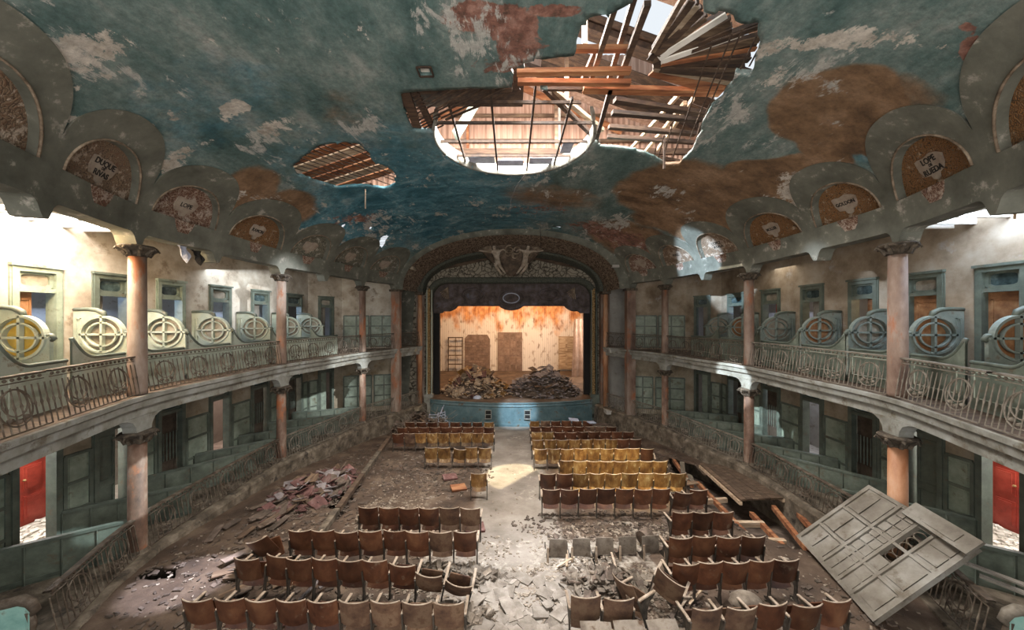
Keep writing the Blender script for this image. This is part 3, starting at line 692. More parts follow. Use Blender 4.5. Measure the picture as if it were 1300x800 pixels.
# ---------------- arcade band with lunettes
LUN_M = {(-1, 2): 'lun_cream', (-1, 3): 'lun_cream', (-1, 4): 'lun_brown', (-1, 5): 'lun_orange', (-1, 6): 'lun_dark', (-1, 7): 'lun_dark', (-1, 8): 'lun_dark',
         (1, 2): 'lun_orange', (1, 3): 'lun_orange', (1, 4): 'lun_orange', (1, 5): 'lun_orange', (1, 6): 'lun_cream', (1, 7): 'lun_cream', (1, 8): 'lun_brown'}
LUN_TXT = {(-1, 3): ['DUQUE', 'DE', 'RIVAS'], (1, 3): ['LOPE', 'DE', 'RUEDA'], (1, 4): ['GOLDON'], (1, 5): ['MOLLER'], (1, 6): ['LOPEZ', 'AYALA'], (1, 7): ['PEREZ'], (-1, 5): ['RAMON'], (-1, 4): ['LOPE'], (-1, 2): ['TIRSO']}
LW = .80        # half width of the lunette in bay units
def zb(t):
    """underside of the beam"""
    a = 1-abs(t); return 6.94 if a < .075 else 6.94+.30*math.sqrt(max(0, 1-max(0, 1-(a-.075)/.17)**2))
def za(tau): return 7.82+.82*max(0, 1-abs(tau)**2.2)**(1/2.1)
def arcade(s):
    band = MB(); sof = MB(); panel_jobs = []
    for b in range(len(CUSPS)-1):
        c0, c1 = CUSPS[b], CUSPS[b+1]
        ts = sorted(set([round(-1+2*i/48, 4) for i in range(49)]+[-LW, LW]+[round(LW*math.cos(PI*i/24), 5) for i in range(25)]))
        yy = lambda t, c0=c0, c1=c1: c0+(t+1)/2*(c1-c0)
        def strip(t0, t1, lo, hi, n=5):
            rows = []
            for t in (t0, t1):
                a, c = lo(t), hi(t); rows.append([vx(s, yy(t), a+(c-a)*k/n, .045) for k in range(n+1)])
            band.grid(rows)
        zh = lambda t: 8.28+.80*max(0, 1-abs(t)**2.3)**(1/2.1)
        for t0, t1 in zip(ts, ts[1:]):
            mid = (t0+t1)/2
            if abs(mid) < LW:
                strip(t0, t1, zb, lambda t: 7.82, 3); strip(t0, t1, lambda t: za(t/LW), zh, 5)
                # reveal of the arch, sill
                rows = [[vx(s, yy(t), z, .045), C(s, yy(t), .16, z)] for t, z in ((t0, za(t0/LW)), (t1, za(t1/LW)))]
                sof.grid(rows); sof.grid([[vx(s, yy(t), 7.82, .045), C(s, yy(t), .16, 7.82)] for t in (t0, t1)])
            else: strip(t0, t1, zb, zh, 8)
            sof.grid([[vx(s, yy(t), zb(t), .045), C(s, yy(t), .34, zb(t))] for t in (t0, t1)])
            # skirt behind the hood edge
            sof.grid([[vx(s, yy(t), zh(t), .045), vx(s, yy(t), zh(t)+.02, -.12)] for t in (t0, t1)])
            # back of the beam
            sof.grid([[C(s, yy(t), .34, zb(t)), C(s, yy(t), .34, 9.2)] for t in (t0, t1)])
        panel_jobs.append((b, yy))
    o = struct('trim_1' if s < 0 else 'trim_2', band, M['plaster_grey'], smooth=True)
    u = sof.build('beam_soffit', M['plaster_grey'], o)
    for b, yy in panel_jobs[2:]:
        mb = MB(); tm = MB(); pts = []
        N = 28; top = [(LW*-math.cos(PI*i/N)) for i in range(N+1)]
        REC = -.13; rows = [[vx(s, yy(t), 7.80+(max(7.81, za(t/LW)+.03)-7.80)*k/6, REC) for t in top] for k in range(7)]
        mb.grid(rows)
        cpos = C(s, yy(0), .12, 8.2)
        lt = thing('lunette_painting', 'x', 'painting', cpos)
        rel(mb, lt).build('painted_panel', M[LUN_M.get((s, b), 'lun_brown')], lt)
        arc = [vx(s, yy(t), za(t/LW), .06) for t in top]; tm.tube(arc, .02, 6)
        rel(tm, lt).build('brown_arch_moulding', M['figure'], lt, True)
        # lower drop of painted ornament and the name shield
        n0 = yaw(s, yy(0)); fr = C(s, yy(0), .085, 8.13)-cpos
        xd = Vector((math.cos(n0), math.sin(n0), 0)); xd = xd if s < 0 else -xd       # reading direction as seen from the hall
        def fn(x, z, d, yc=yy(0), cpos=cpos): return vx(s, yc-s*x*.80, 8.20+z*.80, REC+.035-d)-cpos
        W2 = (yy(1)-yy(-1))*.5
        sh = [(-.36, .20), (-.26, .22), (-.1, .20), (.1, .24), (.27, .2), (.38, .13), (.33, -.05), (.25, -.16), (.12, -.2), (.09, -.29), (0, -.33), (-.09, -.29), (-.12, -.2), (-.3, -.17), (-.37, -.02)]
        MB().prism([(x*min(1, W2), z) for x, z in sh], fn, .03).build('name_shield', M['shield'], lt)
        dr = MB().prism([(-.28, -.33), (.28, -.33), (.22, -.5), (.13, -.62), (-.13, -.62), (-.2, -.5)], lambda x, z, d, yc=yy(0), cpos=cpos: vx(s, yc-s*x, 8.14+z, .06-d)-cpos, .02)
        dr.build('painted_drop_ornament', M['lun_brown'], lt)
        if (s, b) in LUN_TXT:
            for k, wd in enumerate(LUN_TXT[(s, b)]):
                cu = bpy.data.curves.new('t', 'FONT'); cu.body = wd; cu.size = (.17 if len(wd) < 6 else .14) if wd != 'DE' else .08; cu.align_x = 'CENTER'; cu.extrude = .008; cu.offset = .004
                tmp = bpy.data.objects.new('t', cu); COL.objects.link(tmp); dg = bpy.context.evaluated_depsgraph_get(); me = bpy.data.meshes.new_from_object(tmp.evaluated_get(dg))
                bpy.data.objects.remove(tmp); me.materials.clear(); me.materials.append(M['ink'])
                n = len(LUN_TXT[(s, b)]); zz = {1: [-.04], 2: [.03, -.13], 3: [.06, -.02, -.17]}[n][k]
                
                for v_ in me.vertices: v_.co = fn(v_.co.x, v_.co.y+zz, -.004-v_.co.z)
                obj('lettering', me, lt)
        tag(lt)
        yield_lun.append((s, b, lt))
yield_lun = []
for s in (-1, 1): arcade(s)
LN = {2: 'first lunette, cut by the picture edge', 3: 'big lunette in front of the nearest gallery column', 4: 'lunette just beyond the nearest gallery column', 5: 'lunette just before the second gallery column', 6: 'lunette just beyond the second gallery column', 7: 'lunette just before the third gallery column', 8: 'small lunette nearest the stage'}
for s, b, lt in yield_lun:
    tx = LUN_TXT.get((s, b)); lt['label'] = (SIDE[s]+' side painted scrollwork '+LN[b])

# ---------------- side walls, both storeys
DOORS = [(5.55, 6.3), (7.12, 7.87), (8.52, 9.3), (10.05, 10.85), (11.8, 12.65), (13.7, 14.65), (15.8, 16.95)]
def wall_strip(mb, fn, L, z0, z1, ops, th=.22):
    xs = 0
    for a, b, za_, zb_ in sorted(ops):
        fbx(mb, fn, xs, a, 0, th, z0, z1)
        if za_ > z0: fbx(mb, fn, a, b, 0, th, z0, za_)
        if zb_ < z1: fbx(mb, fn, a, b, 0, th, zb_, z1)
        xs = b
    fbx(mb, fn, xs, L, 0, th, z0, z1)
dn = [0]
def door_frame(s, fn, a, b, z0, zt, ztr, upper, idx, leaf):
    """architrave, transom window and leaf in one opening; structure door_n"""
    dn[0] += 1
    g = M['green_dark'] if not (upper and s < 0 and idx in (1, 3)) else M['green']
    root = bpy.data.objects.new('door_%d' % dn[0], None); COL.objects.link(root); root['kind'] = 'structure'; root.location = fn((a+b)/2, 0, z0)
    f = MB(); w = .085
    fbx(f, fn, a-.02, a+w, -.05, .2, z0, zt+.02); fbx(f, fn, b-w, b+.02, -.05, .2, z0, zt+.02); fbx(f, fn, a+w, b-w, -.05, .2, zt-w, zt+.02); fbx(f, fn, a-.06, b+.06, -.09, 0, zt+.02, zt+.08)
    fbx(f, fn, a+w, b-w, -.03, .18, ztr-.04, ztr+.05)
    fbx(f, fn, a-.05, a-.02, -.03, .0, z0, zt); fbx(f, fn, b+.02, b+.05, -.03, 0, z0, zt)
    rel(f, root).build('door_frame', g, root)
    # transom: frame with rounded opening and a pane
    t = MB(); x0, x1, y0, y1 = a+w, b-w, ztr+.05, zt-w; r = .07; cx, cz = (x0+x1)/2, (y0+y1)/2; hx, hz = (x1-x0)/2, (y1-y0)/2
    N = 24; inn = []; out = []
    for k in range(N):
        an = 2*PI*(k+.5)/N; c_, s_ = math.cos(an), math.sin(an); q = (abs(c_)**5+abs(s_)**5)**(-1/5)
        inn.append((cx+(hx-.06)*c_*q, cz+(hz-.05)*s_*q)); m_ = max(abs(c_), abs(s_)); out.append((cx+hx*c_/m_, cz+hz*s_/m_))
    rows = [[fn(*((p[0], .02, p[1]))) for p in out+out[:1]], [fn(p[0], .02, p[1]) for p in inn+inn[:1]], [fn(p[0], .07, p[1]) for p in inn+inn[:1]]]
    t.grid(rows); rel(t, root).build('transom_frame', g, root)
    p = MB(); fbx(p, fn, x0, x1, .07, .085, y0, y1)
    rel(p, root).build('transom_pane', M['glass_dark'] if (idx*7+s) % 3 else M['grey_disc'], root)
    if leaf:
        kind, frac = leaf; lm = {'red': M['door_red'], 'dark': M['door_dark'], 'green': M['green_dark'], 'brown': M['rust_disc'], 'blue': M['door_grey'], 'pale': M['green']}[kind]
        lw = (b-a-2*w)*frac; l = MB(); fbx(l, fn, a+w, a+w+lw, .10, .14, z0+.02, ztr-.04)
        lf = rel(l, root).build('door_leaf', lm, root); lp = MB()
        for q0, q1 in ((.06, .38), (.45, .92)):
            zz0 = z0+(ztr-z0)*q0; zz1 = z0+(ztr-z0)*q1
            for e0, e1, h0, h1 in ((.1, .9, zz0, zz0+.03), (.1, .9, zz1-.03, zz1), (.1, .16, zz0, zz1), (.84, .9, zz0, zz1)):
                fbx(lp, fn, a+w+lw*e0, a+w+lw*e1, .08, .10, h0, h1)
        rel(lp, root).build('panel_moulding', lm, root)
        if kind == 'dark' and not upper:
            gr = MB()
            for k in range(6): gr.tube([fn(a+w+lw*(k+.5)/6, .06, z0+.95+(.05*math.sin(q*1.4))) if q == 0 else fn(a+w+lw*(k+.5)/6, .06, z0+.95+q*.12) for q in range(8)], [.012+.012*abs(math.sin(q*1.3)) for q in range(8)], 5)
            rel(gr, root).build('turned_grille', M['green_dark'], root)
UL = {-1: [('blue', .5), ('brown', .48), ('blue', .3), None, ('red', .25), ('blue', .6), ('dark', .3)], 1: [('brown', .4), ('brown', 1), ('brown', 1), ('brown', .45), ('blue', .6), ('red', .3), ('dark', .35)]}
LL = {-1: [None, None, ('green', .75), ('dark', .95), None, ('dark', .9), ('dark', .7)], 1: [None, None, ('green', .9), ('dark', .95), None, ('dark', .9), ('dark', .5)]}
YS, YE = 1.0, 17.5
for s in (-1, 1):
    fnw, Lw = line_fn(s, (10.5, YS), (10.5, YE)); kx = KK[s]
    lo, up = MB(), MB()
    ops = [((a-YS)*kx, (b-YS)*kx) for a, b in DOORS]
    wall_strip(lo, fnw, Lw, 0, 3.35, [(a, b, 0, 2.82) for a, b in ops]); wall_strip(up, fnw, Lw, 3.35, 8.2, [(a, b, 3.62, 6.42) for a, b in ops])
    fnc, Lc = line_fn(s, (10.5, 17.5), (9.5, 19.0)); fne, Le = line_fn(s, (9.5, 19.0), (6.75, 19.75))
    wall_strip(lo, fnc, Lc, 0, 3.35, [(.55, 1.3, 0, 2.82)]); wall_strip(up, fnc, Lc, 3.35, 8.2, [(.55, 1.3, 3.62, 6.42)])
    wall_strip(lo, fne, Le, -1.2, 3.35, []); wall_strip(up, fne, Le, 3.35, 8.2, [])
    wl = bpy.data.objects.new('wall_'+SIDE[s], None); COL.objects.link(wl); wl['kind'] = 'structure'; wl.location = (s*10.5, 8, 0)
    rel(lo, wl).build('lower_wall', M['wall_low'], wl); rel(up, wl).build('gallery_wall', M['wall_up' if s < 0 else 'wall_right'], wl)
    for i, (a, b) in enumerate(ops):
        door_frame(s, fnw, a, b, 3.62, 6.42, 5.93, True, i, UL[s][i]); door_frame(s, fnw, a, b, .0, 2.82, 2.42, False, i, LL[s][i])
    door_frame(s, fnc, .55, 1.3, 3.62, 6.42, 5.93, True, 7, ('blue', .5)); door_frame(s, fnc, .55, 1.3, 0, 2.82, 2.42, False, 7, ('pale', .6))
    # wainscot: pale green panels in darker rails between the doors, below and on the end walls
    def wainscot(fn, a, b, z0, z1, cols, rows, mt=M['green']):
        rl = MB(); th = .045; wr = .07
        for i in range(cols+1):
            x = a+(b-a)*i/cols; fbx(rl, fn, x-wr/2, x+wr/2, -th, 0, z0, z1)
        for j in range(rows+1):
            z = z0+(z1-z0)*j/rows; fbx(rl, fn, a, b, -th*.9, 0, z-wr/2, z+wr/2)
        rel(rl, wl).build('wainscot_rail', M['green_dark'], wl)
        for i in range(cols):
            for j in range(rows):
                x0 = a+(b-a)*i/cols+wr/2; x1 = a+(b-a)*(i+1)/cols-wr/2; q0 = z0+(z1-z0)*j/rows+wr/2; q1 = z0+(z1-z0)*(j+1)/rows-wr/2
                pb = MB(); fbx(pb, fn, x0, x1, -.012, 0, q0, q1); fbx(pb, fn, x0+.05, x1-.05, -.022, 0, q0+.05, q1-.05); rel(pb, wl).build('wainscot_panel', mt, wl)
    eds = [0]+[x for p in ops for x in p]+[Lw]
    for k in range(0, len(eds), 2):
        a, b = eds[k]+.08, eds[k+1]-.08
        if b-a < .15: continue
        wainscot(fnw, a, b, .05, 2.05, max(1, round((b-a)/.75)), 3)
    wainscot(fnc, .05, .48, .05, 2.05, 1, 3); wainscot(fne, .1, 1.55, .3, 2.05, 2, 3); wainscot(fne, 1.7, Le-.1, .3, 2.05, 2, 3)
    wainscot(fne, .1, 1.4, 3.7, 5.45, 2, 3, M['green']); wainscot(fne, 1.5, Le-.1, 3.7, 5.45, 2, 3, M['green'])
    # corridor behind
    c1 = MB(); fbx(c1, lambda t, o, z: (s*t, o*kx, z), 12.6, 12.8, 1, 21, -.1, 8.2); fbx(c1, lambda t, o, z: (s*t, o*kx, z), 10.6, 12.8, 20.9, 21.1, -.1, 8.2); fbx(c1, lambda t, o, z: (s*t, o*kx, z), 10.6, 12.8, .9, 1.0, -.1, 8.2)
    rel(c1, wl).build('corridor_wall', M['corridor'], wl)
    c2 = MB(); g = lambda t, o, z: (s*t, o*kx, z)
    ya = [1.0+i*.3 for i in range(68)]; c2.grid([[C(s, y, .10, .0), Vector((s*10.6, y*kx, .0)), Vector((s*10.6, y*kx, -.1)), C(s, y, .10, -.1)] for y in ya])
    struct('floor_aisle_'+SIDE[s], c2, M['stone'])
    c2 = MB(); fbx(c2, g, 10.5, 12.7, .9, 21, -.12, -.005)
    struct('floor_passage_'+SIDE[s], c2, M['rubble_floor'])
    c3 = MB(); fbx(c3, g, 10.6, 12.7, .9, 21, 3.3, 3.6); fbx(c3, g, 10.6, 12.7, .9, 21, 8.0, 8.1); struct('floor_corridor', c3, M['corridor'])
    rb = MB()
    for _ in range(500):
        y = R.uniform(6, 9.5); x = R.uniform(10.8, 12.4); d = R.uniform(.02, .09); rb.box((s*x, y*kx, d*.3), (d*1.6, d, d*.6), rot=Matrix.Rotation(R.uniform(0, 3), 3, 'Z') @ Matrix.Rotation(R.uniform(-.4, .4), 3, 'X'))
    tag(rb.build('plaster_crumbs', M['white']), 'pale plaster crumbs on the '+SIDE[s]+' corridor floor seen through the doorway', 'rubble', kind='stuff')
    # red double door on the corridor wall
    rd = thing('double_door', 'red panelled double door in the %s corridor beyond the nearest doorway' % SIDE[s], 'door', (s*12.55, 8.55*kx, 0))
    for k in (-1, 1):
        l = MB(); l.box((-s*.03, k*.5, 1.3), (.06, .96, 2.6))
        for z0, z1 in ((.12, .75), (.9, 1.5), (1.62, 2.5)):
            for q in (-1, 1): l.box((-s*.07, k*.5+q*.22, (z0+z1)/2), (.03, .34, z1-z0)); l.box((-s*.085, k*.5+q*.22, (z0+z1)/2), (.03, .24, z1-z0-.1))
        l.build('door_leaf', M['door_red'], rd)
        MB().lathe([(.02, 0), (.035, .02), (.02, .05)], (-s*.12, k*.1, 1.15), 8).build('door_knob', M['gold_carving'], rd)
    fr = MB(); fr.box((-s*.04, 1.05, 1.35), (.1, .12, 2.8)); fr.box((-s*.04, -1.05, 1.35), (.1, .12, 2.8)); fr.box((-s*.04, 0, 2.7), (.1, 2.2, .12)); fr.build('door_frame', M['green'], rd)
    # gallery slab, fascia, ceiling
    sl = MB(); ys = [1.0+i*.25 for i in range(0, 75)]+[19.6]
    sl.grid([[C(s, y, -.17, 3.585), Vector((s*10.6, y*kx, 3.585))] for y in ys]); sl.grid([[C(s, y, .0, 3.3), Vector((s*10.6, y*kx, 3.3))] for y in ys])
    fl = struct('floor_gallery_'+SIDE[s], sl, M['wood'])
    YG = [1.0+i*.25 for i in range(0, 78)]
    fa = MB(); pr = [(-.20, 3.60), (-.24, 3.585), (-.24, 3.50), (-.19, 3.46), (-.17, 3.33), (-.10, 3.31), (-.08, 3.31), (-.08, 3.10), (.22, 3.10), (.22, 3.32)]
    fa.grid([[C(s, y, o_, z_) for o_, z_ in pr] for y in YG+[20.3, 20.6, 21.0]]); rel(fa, fl) if False else None
    struct('trim_3' if s < 0 else 'trim_4', fa, M['fascia'])
    gc = MB()
    for y0, y1 in zip(YG, YG[1:]):
        if 6.1 < y0 < 8.2: gc.grid([[C(s, y, .3, 7.55), Vector((s*9.0, y*kx, 7.6))] for y in (y0, y1)]); continue
        gc.grid([[C(s, y, .3, 7.55), Vector((s*10.7, y*kx, 7.62))] for y in (y0, y1)])
    gcx = struct('ceiling_gallery_'+SIDE[s], gc, M['white'])
    jl = MB()
    for y in (6.25, 6.8, 7.35, 7.9, 8.3): fbx(jl, g, 8.9, 10.6, y, y+.08, 7.45, 7.65)
    fbx(jl, g, 8.95, 9.08, 6.1, 8.4, 7.4, 7.62); jl.build('ceiling_joist', M['white'], gcx)
    # wooden lath tatters hanging at the opening
    ja = MB()
    for k in range(8): p = C(s, 5.6+R.uniform(0, .6), R.uniform(.3, .7), 7.4); ja.beam(p, p+Vector((R.uniform(-.2, .2), R.uniform(-.2, .2), R.uniform(-.45, -.1))), .03, .01)
    tag(ja.build('hanging_laths', M['wood_pale']), 'splintered laths hanging from the %s gallery ceiling opening' % SIDE[s], 'laths', kind='stuff')
# kerbs under the ground railings, stepping down to the raked floor
for s in (-1, 1):
    kb = MB(); YG = [4.4+i*.2 for i in range(84)]
    kb.grid([[C(s, y, -.40+.05*noise.noise(Vector((y*2, s, 0))), flz(y*KK[s])-1.0), C(s, y, -.36+.06*noise.noise(Vector((y*3, s, 4))), -.06), C(s, y, -.30, .03), C(s, y, .12, .04), C(s, y, .16, -.02), C(s, y, .16, -2.2)] for y in YG+[21.3, 21.7]])
    struct('trim_5' if s < 0 else 'trim_6', kb, M['stone'])

# ---------------- main floor (raked) with its broken openings
TRENCH = rough_poly([(7.15, 12.6), (7.35, 13.6), (6.7, 14.6), (6.0, 12.5), (5.75, 10.6), (6.1, 8.6), (7.0, 7.7), (8.15, 8.3), (8.35, 10.0), (8.2, 12.2)], .08, seed=11)
FH = [TRENCH, rough_poly([(1.58, 7.63), (2.11, 7.8), (2.38, 7.25), (1.95, 6.94), (1.55, 7.18)], .1, seed=12), rough_poly([(-7.9, 7.35), (-7.2, 7.3), (-6.9, 6.95), (-7.7, 6.9)], .08, seed=13), rough_poly([(-5.45, 10.2), (-5.75, 12.2), (-5.3, 12.2), (-4.75, 9.6), (-5.0, 9.3)], .1, seed=14)]
def make_floor():
    st = .11; xs = [-9.0+st*i for i in range(int(18/st)+1)]; ys = [1.0+st*j for j in range(int(20.6/st)+1)]
    vs = []; nx = len(xs)
    for y in ys:
        for x in xs:
            X_, Y_ = x, y
            for P in FH:
                d, qx, qy = near_poly(x, y, P) if abs(x-P[0][0]) < 4 and abs(y-P[0][1]) < 6 else (9, 0, 0)
                if d < .06: X_, Y_ = qx, qy; break
            lum = .012*noise.noise(Vector((x*1.5, y*1.5, 0)))+(.02*noise.noise(Vector((x*5, y*5, 2))) if abs(x) > 1 else 0)
            crack = 0
            if y < 8.6 and -1.1 < x < 1.4: crack = .06*max(0, noise.noise(Vector((x*3.2, y*3.2, 8))))*min(1, (8.6-y)/1.2)
            vs.append(Vector((X_, Y_, flz(y)+lum+crack)))
    fs = []
    for j in range(len(ys)-1):
        for i in range(nx-1):
            a = j*nx+i; c = (vs[a]+vs[a+1]+vs[a+nx]+vs[a+nx+1])/4; s = -1 if c.x < 0 else 1
            if abs(c.x) > XN(c.y/KK[s])-.22: continue
            if any(in_poly(c.x, c.y, P) for P in FH): continue
            fs.append((a, a+1, a+nx+1, a+nx))
    me = bpy.data.meshes.new('floor'); me.from_pydata([tuple(v) for v in vs], [], fs); me.materials.append(M['floor'])
    ca = me.color_attributes.new('paint', 'FLOAT_COLOR', 'POINT'); data = []
    for v in vs:
        x, y = v.x, v.y
        conc = max(0, min(1, (1.35-abs(x-.1))/.35)) if y > 8 else max(0, min(1, (1.9-abs(x-.2))/.5))
        if y > 13: conc = max(conc, .2)
        dust = .25+.5*noise.noise(Vector((x*.6, y*.6, 3)))
        if y < 8.3 and -2 < x < 3.2: dust += .35
        if abs(x) > 5.2 and y < 9: dust -= .25
        if 8.0 < y < 9.4 and 1.2 < x < 5.5: dust += .3
        data += [conc, max(0, min(1, dust)), 0, 1]
    ca.data.foreach_set('color', data); me.polygons.foreach_set('use_smooth', [True]*len(me.polygons))
    bm = bmesh.new(); bm.from_mesh(me); bmesh.ops.delete(bm, geom=[v for v in bm.verts if not v.link_faces], context='VERTS'); bm.to_mesh(me); bm.free()
    o = obj('floor', me); o['kind'] = 'structure'; sd = o.modifiers.new('s', 'SOLIDIFY'); sd.thickness = .07; sd.offset = -1
    pit = MB(); pit.grid([[(x, y, flz(y)-.75) for x in (-9, 9)] for y in (1, 7, 20.6)]); pit.build('pit_bottom', M['rubble_dark'], o)
    return o
floor_ob = make_floor()
# orchestra side walls below the kerb near the stage are the kerb itself; walkway under balcony line closed by the aisle floor

# ---------------- stage and proscenium
def arch_pts(hw_l, hw_r, z0, zt, y_l, y_r, n=48, p=2.2):
    out = []
    for i in range(n+1):
        a = PI*i/n; c = math.cos(a); q = math.sin(a); x = -(abs(c)**(2/p))*(1 if c > 0 else -1); hw = hw_l if x < 0 else hw_r
        out.append(Vector((x*hw, y_l+(y_r-y_l)*(x+1)/2, z0+(zt-z0)*q**(2/p))))
    return out
O1 = arch_pts(6.42, 6.22, 6.94, 10.30, 19.35, 18.75); O2 = arch_pts(6.2, 6.0, 6.94, 10.02, 19.38, 18.80); O3 = arch_pts(5.72, 5.62, 6.94, 9.55, 21.1, 20.7)
O4 = arch_pts(5.5, 5.42, 6.94, 9.36, 21.15, 20.8); O5 = arch_pts(5.42, 5.35, 6.94, 9.2, 21.55, 21.3)
pr = bpy.data.objects.new('wall_stage', None); COL.objects.link(pr); pr['kind'] = 'structure'; pr.location = (0, 21, 0)
def gp(rows, name, m, smooth=True):
    mb = MB(); mb.grid(rows); return rel(mb, pr).build(name, m, pr, smooth)
O1b = [p+Vector((0, -.05, 0)) for p in O1]; O2b = [p+Vector((0, -.05, 0)) for p in O2]
gp([[Vector((p.x*1.05, p.y-.02, 6.94+(p.z-6.94)*1.10)) for p in O1b], O1b, O2b, [p+Vector((0, .1, 0)) for p in O2b]], 'outer_arch_band', M['plaster_grey'])
gp([[p.lerp(q, k/4) for p, q in zip([p+Vector((0, .05, 0)) for p in O2b], O3)] for k in range(5)], 'ornamented_cove', M['pros_orn'])
gp([O3, [p+Vector((0, -.12, -.04)) for p in O3], [p+Vector((0, -.1, 0)) for p in O4], O4, O5], 'inner_arch_moulding', M['mould'])
# tympanum above the picture-frame opening
YT = 21.55; HW, ZT, RC = 5.08, 7.55, .95
def frame_line(off):
    pts = [(-(HW+off), -1.0), (-(HW+off), ZT+off-RC-off)]
    for k in range(1, 12): a = PI-PI/2*k/12; pts.append((-(HW+off)+(RC+off)+(RC+off)*math.cos(a), ZT-RC+(RC+off)*math.sin(a)))
    pts.append((-(HW+off)+RC+off, ZT+off)); r = [(-x, z) for x, z in reversed(pts)]; return pts+[(0, ZT+off)]+r
def fl3(off, y): return [Vector((x+.03, y, z)) for x, z in frame_line(off)]
ty = MB(); inner = fl3(.36, YT)
outp = []
for p in inner:
    # project outwards onto arch O5 by angle
    a = math.atan2(max(0, p.z-4.0), p.x); best = None
    if p.z < 5: best = Vector((6.6 if p.x > 0 else -6.6, YT, p.z))
    else:
        n = Vector((math.cos(a), 0, math.sin(a))); best = Vector((0, YT, 4.0))+n*20
        for k in range(200):
            q = Vector((0, YT, 4.0))+n*(k*.05)
            hw = 5.42; zz = 6.94+(9.3-6.94)*max(0, 1-min(1, abs(q.x)/hw)**2.2)**(1/2.2) if abs(q.x) < hw else 0
            if q.z > 6.94 and (abs(q.x) >= hw or q.z > zz): best = q; break
            if q.z <= 6.94 and abs(q.x) > 6.4: best = q; break
    outp.append(best)
gp([inner, outp], 'tympanum', M['tymp'], False)
gp([fl3(.36, YT), fl3(.36, YT-.10), fl3(.27, YT-.16), fl3(.20, YT-.08), fl3(.10, YT-.13), fl3(0, YT-.05), fl3(0, YT+.5)], 'carved_frame', M['mould'])
# gilded pilaster strips
for sx in (-1, 1):
    p = MB(); p.box((sx*5.18, YT-.2, 3.6), (.16, .12, 7.0)); k = 0
    z = .4
    while z < 7.0: p.lathe([(.02, 0), (.085, .06), (.04, .12), (.07, .16), (.02, .2)], (sx*5.18+.03, YT-.27, z), 8); z += .22
    rel(p, pr).build('gilded_strip', M['gold_carving'], pr)
    for q in (5.33, 5.03): b = MB().box((sx*q+.03, YT-.2, 3.6), (.05, .14, 7.0)); rel(b, pr).build('pale_fillet', M['divider'] if sx < 0 else M['green_dark'], pr)
    b = MB().box((sx*5.2+.03, YT-.25, -.05), (.55, .35, 1.2)); rel(b, pr).build('pilaster_base', M['fascia'] if sx < 0 else M['green_dark'], pr)
    # dark wing boards inside the frame, wall beside
    b = MB().box((sx*4.99+.03, 22.2, 3.5), (.56, .25, 9.0)); rel(b, pr).build('wing_board', M['black'], pr)
    b = MB().box((sx*7.5, YT+.25, 2.6), (4.6, .3, 11.2)); rel(b, pr).build('proscenium_flank', M['plaster_grey'], pr)
# painted valance with scalloped lower edge
def vz(x):
    a = abs(x); z = 6.12
    if a < .75: z -= .28*math.cos(a/.75*PI/2)**.6
    if a > 3.45: z -= .34*min(1, (a-3.45)/.5)**.6
    if a > 4.35: z -= .12
    return z
vb = MB(); xs = [-5.1+10.2*i/80 for i in range(81)]; vb.grid([[(x, 22.0, 8.0) for x in xs], [(x, 22.0, 7.2) for x in xs], [(x, 21.97, vz(x)) for x in xs], [(x, 22.06, vz(x)) for x in xs], [(x, 22.06, 8.0) for x in xs]])
va = thing('stage_valance', 'dark sooty painted valance with scalloped edge across the top of the stage', 'valance', (0, 22, 6))
rel(vb, va).build('painted_board', M['valance'], va)
for x, r_, z in ((0.0, .62, 6.62), (0, .42, 6.62), (-2.5, .55, 6.85), (-2.5, .36, 6.85), (2.5, .55, 6.85), (2.5, .36, 6.85)):
    t = MB(); t.tube([(x+r_*1.25*math.cos(a*PI/12), 21.92, z+r_*.75*math.sin(a*PI/12)) for a in range(24)], .035, 6, True); rel(t, va).build('scroll_ring', M['cloth'] if x == 0 and r_ < .5 else M['valance'], va)
ed = MB(); ed.tube([(x, 21.96, vz(x)) for x in xs], .03, 5); rel(ed, va).build('lower_edge_moulding', M['valance'], va)
for x in (-4.1, 4.1):
    f = MB()
    for k in range(7): a = PI*.15+k*.2; f.tube([(x+(-.6 if x > 0 else .6)*0, 21.93, 7.3), (x+.55*math.cos(a+PI), 21.9, 7.3-.75*math.sin(a))], .03, 5)
    rel(f, va).build('corner_fan_ribs', M['figure'], va)
# stage floor and apron front
sf = MB(); ap = []
N = 40
def apy(x): return 20.9-1.0*math.cos(min(1, abs(x)/5.0)*PI/2)**.8
xs = [-5.0+10*i/N for i in range(N+1)]
sf.grid([[(x, apy(x), .35) for x in xs], [(x, 22, .35) for x in xs], [(x*1.7, 32.2, .35) for x in xs]])
struct('floor_stage', sf, M['floor'])
af = MB(); af.grid([[(x, apy(x)+.02, .35), (x, apy(x)-.05, .33), (x, apy(x)-.05, .27), (x, apy(x), .24), (x, apy(x)-.02, .1), (x, apy(x)+.03, .06), (x, apy(x)+.04, -.9), (x, apy(x)-.02, -.92), (x, apy(x)-.02, -1.3)] for x in xs])
struct('trim_7', af, M['teal_stage'])
for x in (-1.35, .95):
    v = thing('stage_front_vent', 'small white-framed vent on the %s half of the stage front' % ('left' if x < 0 else 'right'), 'vent', (x, apy(x)-.06, -.35))
    a = MB(); a.box((-.17, 0, 0), (.04, .06, .5)); a.box((.17, 0, 0), (.04, .06, .5)); a.box((0, 0, .25), (.38, .06, .04)); a.box((0, 0, 0), (.34, .05, .03)); a.box((0, 0, -.25), (.38, .06, .04)); a.build('frame', M['fascia'], v)
    MB().box((0, .03, 0), (.34, .02, .5)).build('backing', M['black'], v)
sb = MB(); sb.box((0, 32.1, 4.6), (16, .2, 9.4)); sbw = struct('wall_stage_back', sb, M['stage_back'])
